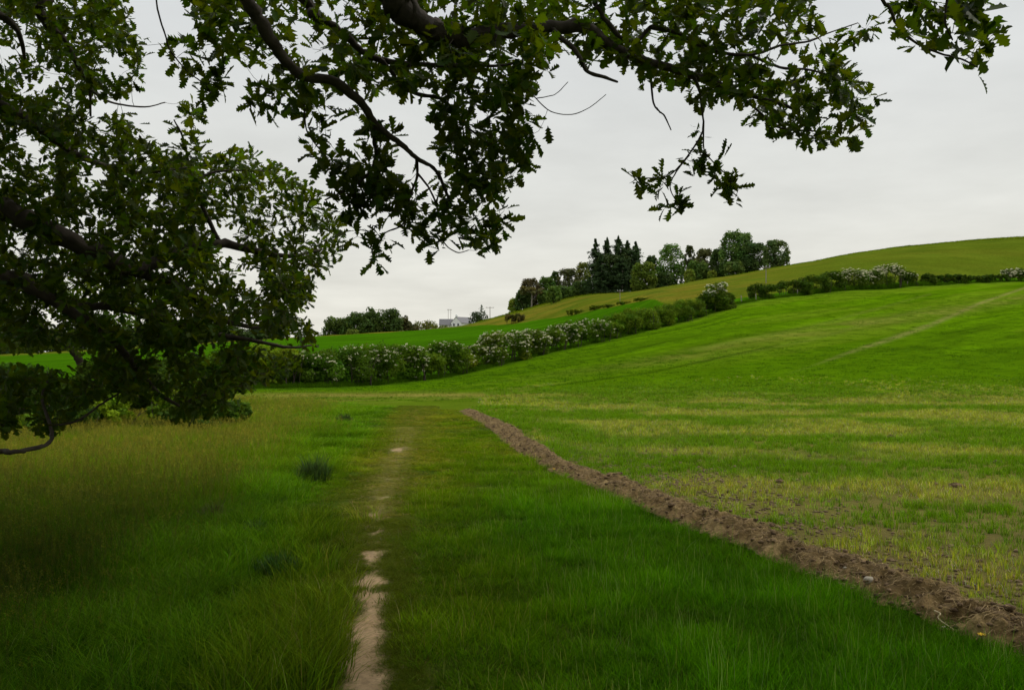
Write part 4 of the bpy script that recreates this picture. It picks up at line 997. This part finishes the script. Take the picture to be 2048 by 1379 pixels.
def tree(u, hw, vt, Y, col, lab, kind='round', cat='tree', name='broadleaf_tree', n=2600, base_v=None, leaf=.42, seed=0, low=.12, airy=.0, trunk='farbark', group=None, sq=1.0):
    rg = np.random.default_rng(int(u * 7 + seed + 5000)); x = (u - 1024) / F * Y; z0 = float(gz(x, Y)); zt = H + (HV - vt) / F * Y; w = hw / F * Y
    if base_v is not None: z0 = min(z0, H + (HV - base_v) / F * Y) if False else z0
    h = zt - z0; t = thing(name, lab, cat, (x, Y, z0), group); mb = MB(); tb = MB()
    if kind == 'round':
        blobs = []; asp = h / (2 * w); nb = int(np.clip(30 * asp, 24, 56)); w = w * 1.06
        def prof(f): return w * max(1 - abs(2 * max(f, .42) - .84 if f < .42 else (f - .42) / .60) ** 2.3, .02) ** .5 * (.82 + .18 * min(f / .35, 1))
        for k_ in range(nb):
            f = low + (1 - low) * rg.random(); r = rg.uniform(.27, .44) * w; f = min(f, 1 - r * .9 / h); pw = prof(f); o_ = max(pw - r * .85, 0); a_ = rg.uniform(-1, 1)
            blobs.append(((x + a_ * o_, Y + rg.uniform(-1, .6) * o_ * .8, z0 + f * h), r, .85))
        for k_ in range(nb):      # outline lobes on both sides and the top
            f = .06 + low + (.94 - low) * (k_ + .5) / nb; r = rg.uniform(.14, .25) * w; f = min(f, 1 - r * .95 / h); pw = prof(f); sd = 1 if k_ % 2 else -1
            blobs.append(((x + sd * max(pw - r * rg.uniform(.4, 1.1), 0), Y - rg.uniform(0, .4) * w, z0 + f * h + rg.normal(0, r * .3)), r, .9))
        blobcrown(mb, blobs, int(n * (1 - airy)), leaf, rg, col)
        tube(tb, [(x, Y, z0 - .5), (x + rg.normal(0, .2), Y, z0 + h * .35), (x, Y, z0 + h * .7)], [w * .075, w * .05, w * .02], 7)
        for k_ in range(7):
            b_ = blobs[int(rg.integers(0, len(blobs)))]; s0 = np.array([x, Y, z0 + h * rg.uniform(.2, .45)]); tube(tb, [s0, (s0 + np.array(b_[0])) / 2 + rg.normal(0, .3, 3), b_[0]], [w * .035, w * .025, w * .01], 5)
        tb.build('trunk', M[trunk], t); mb.build('crown', M['farleaf'], t)
    elif kind == 'conifer':
        lv = 24
        for k_ in range(lv):
            f_ = k_ / (lv - 1); zz_ = z0 + h * (low + (1 - low) * f_); rr = w * (1 - f_ ** 1.7) ** .8 * (1 + .28 * rg.normal()) + .3; nb = int(15 - 9 * f_)
            for q in range(nb):
                a_ = rg.uniform(0, 6.28); L_ = max(rr * rg.uniform(.4, 1.3), .3); m_ = max(int(n / lv / nb), 4); tt = rg.random(m_) ** .7
                dd = np.array([math.cos(a_), math.sin(a_)]); pos = np.stack([x + dd[0] * L_ * tt, Y + dd[1] * L_ * tt, zz_ - L_ * .22 * tt + L_ * .18 * tt ** 2 + rg.normal(0, h * .013, m_)], 1)
                pos[:, :2] += rg.normal(0, .12 * L_, (m_, 2)) * (tt[:, None]); cards(mb, pos, rvec(rg, m_) * .7 + [dd[0] * .4, dd[1] * .4, .6], leaf * .8, rg, np.array(col) * 2.1 * rg.uniform(.7, 1.25), .4)
        m_ = 20; cards(mb, np.array([x, Y, zt]) + np.stack([rg.normal(0, .12, m_), rg.normal(0, .12, m_), -rg.random(m_) * h * .08], 1), rvec(rg, m_), leaf * .5, rg, np.array(col), .35)
        tube(tb, [(x, Y, z0 - .5), (x, Y, z0 + h * .5), (x, Y, zt - .1)], [w * .09, w * .06, .04], 7); tb.build('trunk', M[trunk], t); mb.build('crown', M['farleaf'], t)
    elif kind == 'pine':
        blobs = [((x + rg.uniform(-1, 1) * w, Y + rg.uniform(-.6, .6) * w, z0 + h * rg.uniform(.62, .94)), rg.uniform(.22, .36) * w, .5) for _ in range(14)]
        blobcrown(mb, blobs, n, leaf, rg, col)
        tube(tb, [(x, Y, z0 - .5), (x + .15, Y, z0 + h * .5), (x, Y, z0 + h * .85)], [.3, .24, .1], 7)
        for b_ in blobs[:8]: s0 = np.array([x, Y, b_[0][2] - h * .12]); tube(tb, [s0, b_[0]], [.1, .04], 5)
        tb.build('trunk', M[trunk], t); mb.build('crown', M['farleaf'], t)
    return t

DK = (.022, .045, .014); MD = (.035, .068, .015); LT = (.075, .115, .018); BR = (.042, .052, .024); SP_ = (.020, .037, .011)
LW = 'trees of the wood left of the white house'
for a_ in ((690, 40, 634, 372, MD, 'large round tree ending the far wood beside the oak leaves'), (728, 36, 624, 368, MD, 'dense middle tree of the far wood'),
           (766, 38, 618, 366, (.032, .06, .015), 'tallest tree of the far wood nearest the white house'), (798, 26, 636, 372, BR, 'low brownish tree at the edge of the far wood'),
           (822, 16, 649, 380, BR, 'thin small tree between the far wood and the pale bushy tree')):
    tree(*a_, n=6000, leaf=.5, group=LW, low=.0)
tree(706, 12, 658, 340, LT, 'small pale tree in front of the far wood', n=700, leaf=.4, low=0)
tree(640, 18, 664, 430, MD, 'low distant tree just clear of the oak leaves', n=900, low=0)
for k_, (u, hw_, vt) in enumerate(((20, 60, 668), (110, 55, 655), (210, 60, 662), (310, 60, 650), (420, 60, 652), (520, 50, 655))):
    tree(u, hw_, vt, 300, (.02, .04, .012), 'dark tree in the row beyond the far field seen under the oak', n=3500, leaf=.6, low=0, group='row of trees seen under the oak')
tree(958, 20, 622, 402, DK, 'dark rounded garden tree right behind the white house', n=1500, low=0)
tree(963, 10, 611, 404, DK, 'pointed dark conifer poking above the garden tree', kind='conifer', name='conifer', n=700, low=.2, leaf=.35)

HT = 'trees of the hilltop copse'; FB = FB * 1.4
hilltrees = [
 (1030, 12, 596, 326, LT, 'low pale shrubby tree at the lower end of the copse', 'round', 900, 0),
 (1047, 16, 580, 325, DK, 'dark tree at the lower left end of the copse', 'round', 1800, 0),
 (1061, 20, 556, 332, (.038, .036, .022), 'purple brown beech behind the flat topped pine', 'round', 2200, .05),
 (1093, 18, 554, 334, MD, 'fresh green tree between the purple beech and the pointed tree', 'round', 2000, .0),
 (1110, 10, 543, 336, DK, 'narrow dark tree with a small pointed head', 'round', 1200, .0),
 (1136, 22, 537, 336, BR, 'grey brown round tree left of the lime green one', 'round', 2400, .0),
 (1166, 16, 524, 338, (.062, .085, .018), 'lime green airy tree against the tall conifers', 'round', 1500, .0),
 (1090, 14, 580, 322, MD, 'low green tree in front of the copse beside the pine trunk', 'round', 1000, .0),
 (1132, 22, 572, 323, (.03, .06, .013), 'low dark thicket tree under the grey brown tree', 'round', 1500, .0),
 (1165, 20, 562, 325, DK, 'low dark tree at the foot of the tall conifers', 'round', 1300, .0),
 (1303, 14, 512, 318, DK, 'dark tree squeezed behind the bright rounded tree', 'round', 1700, .0),
 (1341, 25, 488, 312, (.04, .085, .018), 'tall fresh green tree with a domed top in the copse', 'round', 3000, .0),
 (1379, 11, 491, 314, (.028, .04, .016), 'dark columnar tree between two round crowns', 'round', 1600, .0),
 (1409, 19, 497, 312, BR, 'brownish crown left of the tallest tree', 'round', 2200, .0),
 (1395, 22, 521, 306, (.035, .07, .016), 'mid green rounded tree in front of the brownish crown', 'round', 2000, .0),
 (1436, 16, 498, 306, DK, 'dark crown merging with the tallest tree', 'round', 2000, .0),
 (1464, 25, 462, 304, (.038, .075, .02), 'tallest broadleaf tree of the copse with light showing through', 'round', 2600, .1),
 (1488, 20, 466, 306, (.035, .072, .02), 'second high crown just right of the tallest tree', 'round', 1900, .1),
 (1508, 26, 485, 302, DK, 'broad dark tree right of the tallest tree', 'round', 3000, .0),
 (1468, 18, 524, 298, (.035, .065, .016), 'low green tree in front of the tallest tree', 'round', 1600, .0),
 (1551, 25, 480, 292, (.035, .062, .022), 'airy round tree alone at the upper end of the copse', 'round', 2100, .0),
 (1379, 10, 539, 302, LT, 'small pale tree at the foot of the copse', 'round', 700, .0),
 (1424, 8, 541, 300, LT, 'tiny pale tree at the foot of the dark crown', 'round', 500, .0),
 (1325, 16, 545, 308, DK, 'low dark tree at the foot of the domed green tree', 'round', 1000, .0),
]
for (u, hw_, vt, Y, c_, lab, kd, n, low) in hilltrees:
    tree(u, hw_, vt, Y, c_, lab, kd, n=int(n * 2.2), leaf=.36, low=low, group=HT)
for (u, hw_, vt, Y, lab) in ((1191, 17, 481, 322, 'leftmost tall spruce with a thin sharp tip'), (1214, 18, 478, 325, 'second tall spruce from the lime green tree'),
                             (1236, 20, 476, 322, 'tallest spruce in the middle of the conifer group'), (1255, 17, 484, 324, 'spruce with a ragged top right of the tallest spruce'),
                             (1271, 18, 486, 320, 'last spruce with long boughs reaching over the bright tree'), (1203, 17, 510, 317, 'shorter spruce filling the lower left of the conifer group'),
                             (1245, 20, 512, 316, 'shorter spruce filling the lower right of the conifer group')):
    tree(u, hw_ * 1.3, vt, Y, SP_, lab, 'conifer', name='spruce_tree', n=9500, leaf=.42, low=.02, group='tall spruces on the hill', trunk='palebark')
tree(1228, 40, 508, 321, (.018, .032, .010), 'broad dark evergreen mass standing among the spruces', n=5200, leaf=.36, low=.0)
tree(1255, 26, 494, 326, (.020, .034, .011), 'broad dark evergreen behind the last two spruces', n=3200, leaf=.36, low=.0)
tree(1287, 24, 524, 306, (.045, .075, .011), 'bright yellow green rounded tree right of the spruces', n=5000, leaf=.36, low=.0)
tree(1063, 20, 570, 319, (.05, .055, .025), 'flat topped pine with a bare pale trunk', 'pine', name='pine_tree', n=1500, leaf=.34, trunk='palebark')
tree(1107, 14, 572, 296, (.04, .08, .015), 'lone green tree standing on the open hillside', n=1900, leaf=.3, low=0)

# ---------------------------------------------------------------- house
hs = thing('house', 'white rendered house with slate roofs at the foot of the hill', 'house', (*P(909, 655, 430)[:2], P(909, 655, 430)[2] - 2.5))
B = np.array(hs.location)
def frame_box(o, ex, ey, L, W, Hh, z0, z1):   # prism with gable roof, ridge along ex
    return
ex = np.array([.6, .8, 0]); ey = np.array([.8, -.6, 0]); ez = np.array([0, 0, 1.])
def gable(name_wall, name_roof, org, ex, ey, L, W, hw_, hr, par, base=0):
    o_ = np.array(org, float); c = lambda a, b, z: o_ + ex * a + ey * b + ez * z
    V = [c(0, -W / 2, 0), c(0, W / 2, 0), c(0, W / 2, hw_), c(0, 0, hr), c(0, -W / 2, hw_), c(L, -W / 2, 0), c(L, W / 2, 0), c(L, W / 2, hw_), c(L, 0, hr), c(L, -W / 2, hw_)]
    me = bpy.data.meshes.new(name_wall); me.from_pydata([tuple(v - B) for v in V], [], [(0, 1, 2, 3, 4), (5, 9, 8, 7, 6), (0, 5, 6, 1), (1, 6, 7, 2), (0, 4, 9, 5)]); me.materials.append(M['render'])
    w_ = bpy.data.objects.new(name_wall, me); COL.objects.link(w_); w_.parent = par
    k_ = .35; sl = (hr - hw_) / (W / 2); V = []
    for a_ in (-.15, L + .15):
        V += [c(a_, -W / 2 - k_, hw_ - k_ * sl + .12), c(a_, 0, hr + .12), c(a_, W / 2 + k_, hw_ - k_ * sl + .12), c(a_, W / 2 + k_, hw_ - k_ * sl - .04), c(a_, 0, hr - .0), c(a_, -W / 2 - k_, hw_ - k_ * sl - .04)]
    Fc = [(0, 1, 7, 6), (1, 2, 8, 7), (2, 3, 9, 8), (3, 4, 10, 9), (4, 5, 11, 10), (5, 0, 6, 11), (0, 5, 4, 1), (1, 4, 3, 2), (6, 7, 10, 11), (7, 8, 9, 10)]
    me = bpy.data.meshes.new(name_roof); me.from_pydata([tuple(v - B) for v in V], [], Fc); me.materials.append(M['slate'])
    r_ = bpy.data.objects.new(name_roof, me); COL.objects.link(r_); r_.parent = par
    return w_, r_
G0 = P(912, 655, 430); G0[2] = B[2]
apex = 2.5 + (655 - 633.5) / F * 430
wl, rf = gable('wall', 'roof', G0, ex, ey, 9.5, 6.5, apex - 2.7, apex, hs)
mb = MB(); c = G0 + ex * .45 + ez * (apex + .35); mb.box(c, (.7, .9, 1.3), rz=.93); mb.box(c + ez * .75, (.25, .25, .3)); o = mb.build('chimney', M['render'], None)
o.data.transform(__import__('mathutils').Matrix.Translation([-float(q) for q in B])); o.parent = rf
W0 = P(879, 655, 434); W0[2] = B[2]; ex2 = np.array([1., 0.05, 0]); ex2 /= np.linalg.norm(ex2); ey2 = np.array([-.05, 1., 0]); ey2 /= np.linalg.norm(ey2)
gable('wing_wall', 'wing_roof', W0, ex2, ey2, 6.2, 5.0, 2.5 + (655 - 648.5) / F * 434, 2.5 + (655 - 637.5) / F * 434, hs)
def window(cn, w, h, ax, nrm):
    mb = MB(); mb.box(cn + nrm * .03, (w + .25, .1, h + .25), rz=math.atan2(ax[1], ax[0])); f = mb.build('window', M['render'], hs)
    mb = MB(); mb.box(cn + nrm * .07, (w, .08, h), rz=math.atan2(ax[1], ax[0])); g = mb.build('pane', M['glass'], None); g.data.transform(__import__('mathutils').Matrix.Translation([-float(q) for q in B])); g.parent = f
window(G0 - ey * 1.2 + ez * (apex - 3.6), .9, 1.2, ey, -ex)
window(G0 + ey * 1.4 + ez * (apex - 3.6), .9, 1.2, ey, -ex)
window(W0 + ex2 * 3 - ey2 * 2.5 + ez * (3.2), .9, 1.0, ex2, -ey2)

# ---------------------------------------------------------------- poles and posts
def pole(u, vt, Y, lab, arm=1.6, mat='wood', r=.14, ins=True, twin=False):
    x = (u - 1024) / F * Y; z0 = float(gz(x, Y)); zt = H + (HV - vt) / F * Y; t = thing('utility_pole', lab, 'utility pole', (x, Y, z0))
    mb = MB()
    for dx_ in ((-.6, .6) if twin else (0,)): tube(mb, [(x + dx_, Y, z0 - .5), (x + dx_, Y, zt)], [r, r * .7], 8)
    mb.build('post', M[mat], t)
    if arm:
        mb = MB(); mb.box((x, Y - .12, zt - .35), (arm, .12, .14)); a_ = mb.build('cross_arm', M[mat], t)
        for q in (-.45, 0, .45):
            mb = MB(); mb.box((x + q * arm, Y - .12, zt - .15), (.1, .1, .26)); i_ = mb.build('insulator', M['steel'], None); i_.data.transform(__import__('mathutils').Matrix.Translation((-x, -Y, -z0))); i_.parent = a_
pole(899, 618, 440, 'tall thin electricity pole rising behind the white house', 2.2, twin=True, r=.12)
pole(980, 613, 330, 'electricity pole with a cross arm on the edge of the hill', 3.0)
pole(1240, 579, 200, 'slender pale pole on the slope below the spruces', 1.3, 'palebark', .07)
pole(1532, 531, 150, 'pale pole behind the dark lone hedge bush', 1.3, 'palebark', .08)
pole(838, 641, 300, 'thin pale pole in front of the pale bushy tree', 0, 'palebark', .06)
FP = 'posts of the field fence'
for (u, hpx, tilt, lab) in ((1483, 15, .05, 'fence post in the hedge gap beside the flowering elder'), (1311, 20, -.32, 'pale fence post leaning at the foot of the green hedge'),
                            (1512, 13, .02, 'fence post at the foot of the lone dark bush'), (1595, 12, .0, 'fence post in the rank grass of the upper hedge'), (1815, 9, .0, 'short fence post under the small flowering bush')):
    Y = hY_at(u) - .8; x = (u - 1024) / F * Y; z0 = float(gz(x, Y)); mb = MB(); hh = hpx / F * Y
    tube(mb, [(0, 0, -.2), (-tilt * hh * .5, 0, hh * .5), (-tilt * hh, 0, hh)], [.06, .055, .05], 7); mb.box((-tilt * hh, 0, hh + .01), (.09, .09, .03))
    o = mb.build('fence_post', M['palebark']); o.location = (x, Y, z0); tag(o, lab, 'fence post', FP)

# ---------------------------------------------------------------- camera, sun, sky
cd = bpy.data.cameras.new('Camera'); cam = bpy.data.objects.new('Camera', cd); COL.objects.link(cam)
cd.sensor_width = 36; cd.lens = 36 * F / 2048; cd.shift_y = (HV - 689.5) / 2048; cd.clip_end = 6000; cd.clip_start = .05
cam.location = (0, 0, H); cam.rotation_euler = (math.radians(90), 0, 0)
scene.camera = cam
SUN_EL, SUN_AZ = math.radians(50), math.radians(62)      # azimuth from +Y towards +X
ld = bpy.data.lights.new('sun', 'SUN'); ld.energy = 1.8; ld.angle = math.radians(14); ld.color = (1, .96, .88)
lo_ = bpy.data.objects.new('sun', ld); COL.objects.link(lo_)
from mathutils import Vector
dv = Vector((math.sin(SUN_AZ) * math.cos(SUN_EL), math.cos(SUN_AZ) * math.cos(SUN_EL), math.sin(SUN_EL)))
lo_.rotation_euler = dv.to_track_quat('Z', 'Y').to_euler(); lo_.location = (30, 20, 60)

w = bpy.data.worlds.new('World'); scene.world = w; w.use_nodes = True; nt = w.node_tree; nt.nodes.clear()
out = N(nt, 'ShaderNodeOutputWorld'); bg = N(nt, 'ShaderNodeBackground'); bg.inputs[1].default_value = .1
sky = N(nt, 'ShaderNodeTexSky', sky_type='NISHITA'); sky.sun_disc = False; sky.sun_elevation = SUN_EL; sky.sun_rotation = SUN_AZ; sky.dust_density = 4; sky.air_density = 1.5
tc = N(nt, 'ShaderNodeTexCoord'); sep = N(nt, 'ShaderNodeSeparateXYZ'); nt.links.new(tc.outputs['Generated'], sep.inputs[0])
def mth(op, a, b=None, c=None):
    n = N(nt, 'ShaderNodeMath', operation=op)
    for i, s_ in enumerate((a, b, c)):
        if s_ is None: continue
        if isinstance(s_, (int, float)): n.inputs[i].default_value = s_
        else: nt.links.new(s_, n.inputs[i])
    return n.outputs[0]
zc = mth('ADD', mth('MAXIMUM', sep.outputs[2], 0), .12)
cmb = N(nt, 'ShaderNodeCombineXYZ'); nt.links.new(mth('DIVIDE', sep.outputs[0], zc), cmb.inputs[0]); nt.links.new(mth('DIVIDE', sep.outputs[1], zc), cmb.inputs[1])
nz = N(nt, 'ShaderNodeTexNoise'); nz.inputs['Scale'].default_value = 1.5; nz.inputs['Detail'].default_value = 7; nz.inputs['Roughness'].default_value = .55; nt.links.new(cmb.outputs[0], nz.inputs['Vector'])
cr = N(nt, 'ShaderNodeValToRGB'); e = cr.color_ramp.elements       # by height above the horizon
e[0].position = 0; e[0].color = (.72, .70, .62, 1); e[1].position = 1; e[1].color = (1.0, 1.02, 1.05, 1)
for p_, c_ in ((.06, (.71, .70, .635)), (.16, (.655, .66, .625)), (.36, (.60, .62, .625)), (.5, (.74, .77, .8))):
    x_ = e.new(p_); x_.color = (*c_, 1)
nt.links.new(sep.outputs[2], cr.inputs[0])
mr = N(nt, 'ShaderNodeMapRange'); mr.inputs[1].default_value = .3; mr.inputs[2].default_value = .7; mr.inputs[3].default_value = 10.6; mr.inputs[4].default_value = 12.4; nt.links.new(nz.outputs[0], mr.inputs[0])
vm = N(nt, 'ShaderNodeVectorMath', operation='SCALE'); nt.links.new(cr.outputs[0], vm.inputs[0]); nt.links.new(mr.outputs[0], vm.inputs[3])
mx = N(nt, 'ShaderNodeMix', data_type='RGBA'); mx.inputs[0].default_value = .96; nt.links.new(sky.outputs[0], mx.inputs[6]); nt.links.new(vm.outputs[0], mx.inputs[7])
nt.links.new(mx.outputs[2], bg.inputs[0]); nt.links.new(bg.outputs[0], out.inputs[0])

scene.view_settings.view_transform = 'Standard'; scene.view_settings.look = 'None'; scene.view_settings.exposure = 0; scene.view_settings.gamma = 1
scene.render.engine = 'CYCLES'; cy = scene.cycles
cy.use_denoising = True; cy.max_bounces = 6; cy.diffuse_bounces = 3; cy.transmission_bounces = 3; cy.transparent_max_bounces = 4; cy.glossy_bounces = 2
cy.use_adaptive_sampling = True; cy.adaptive_threshold = .02
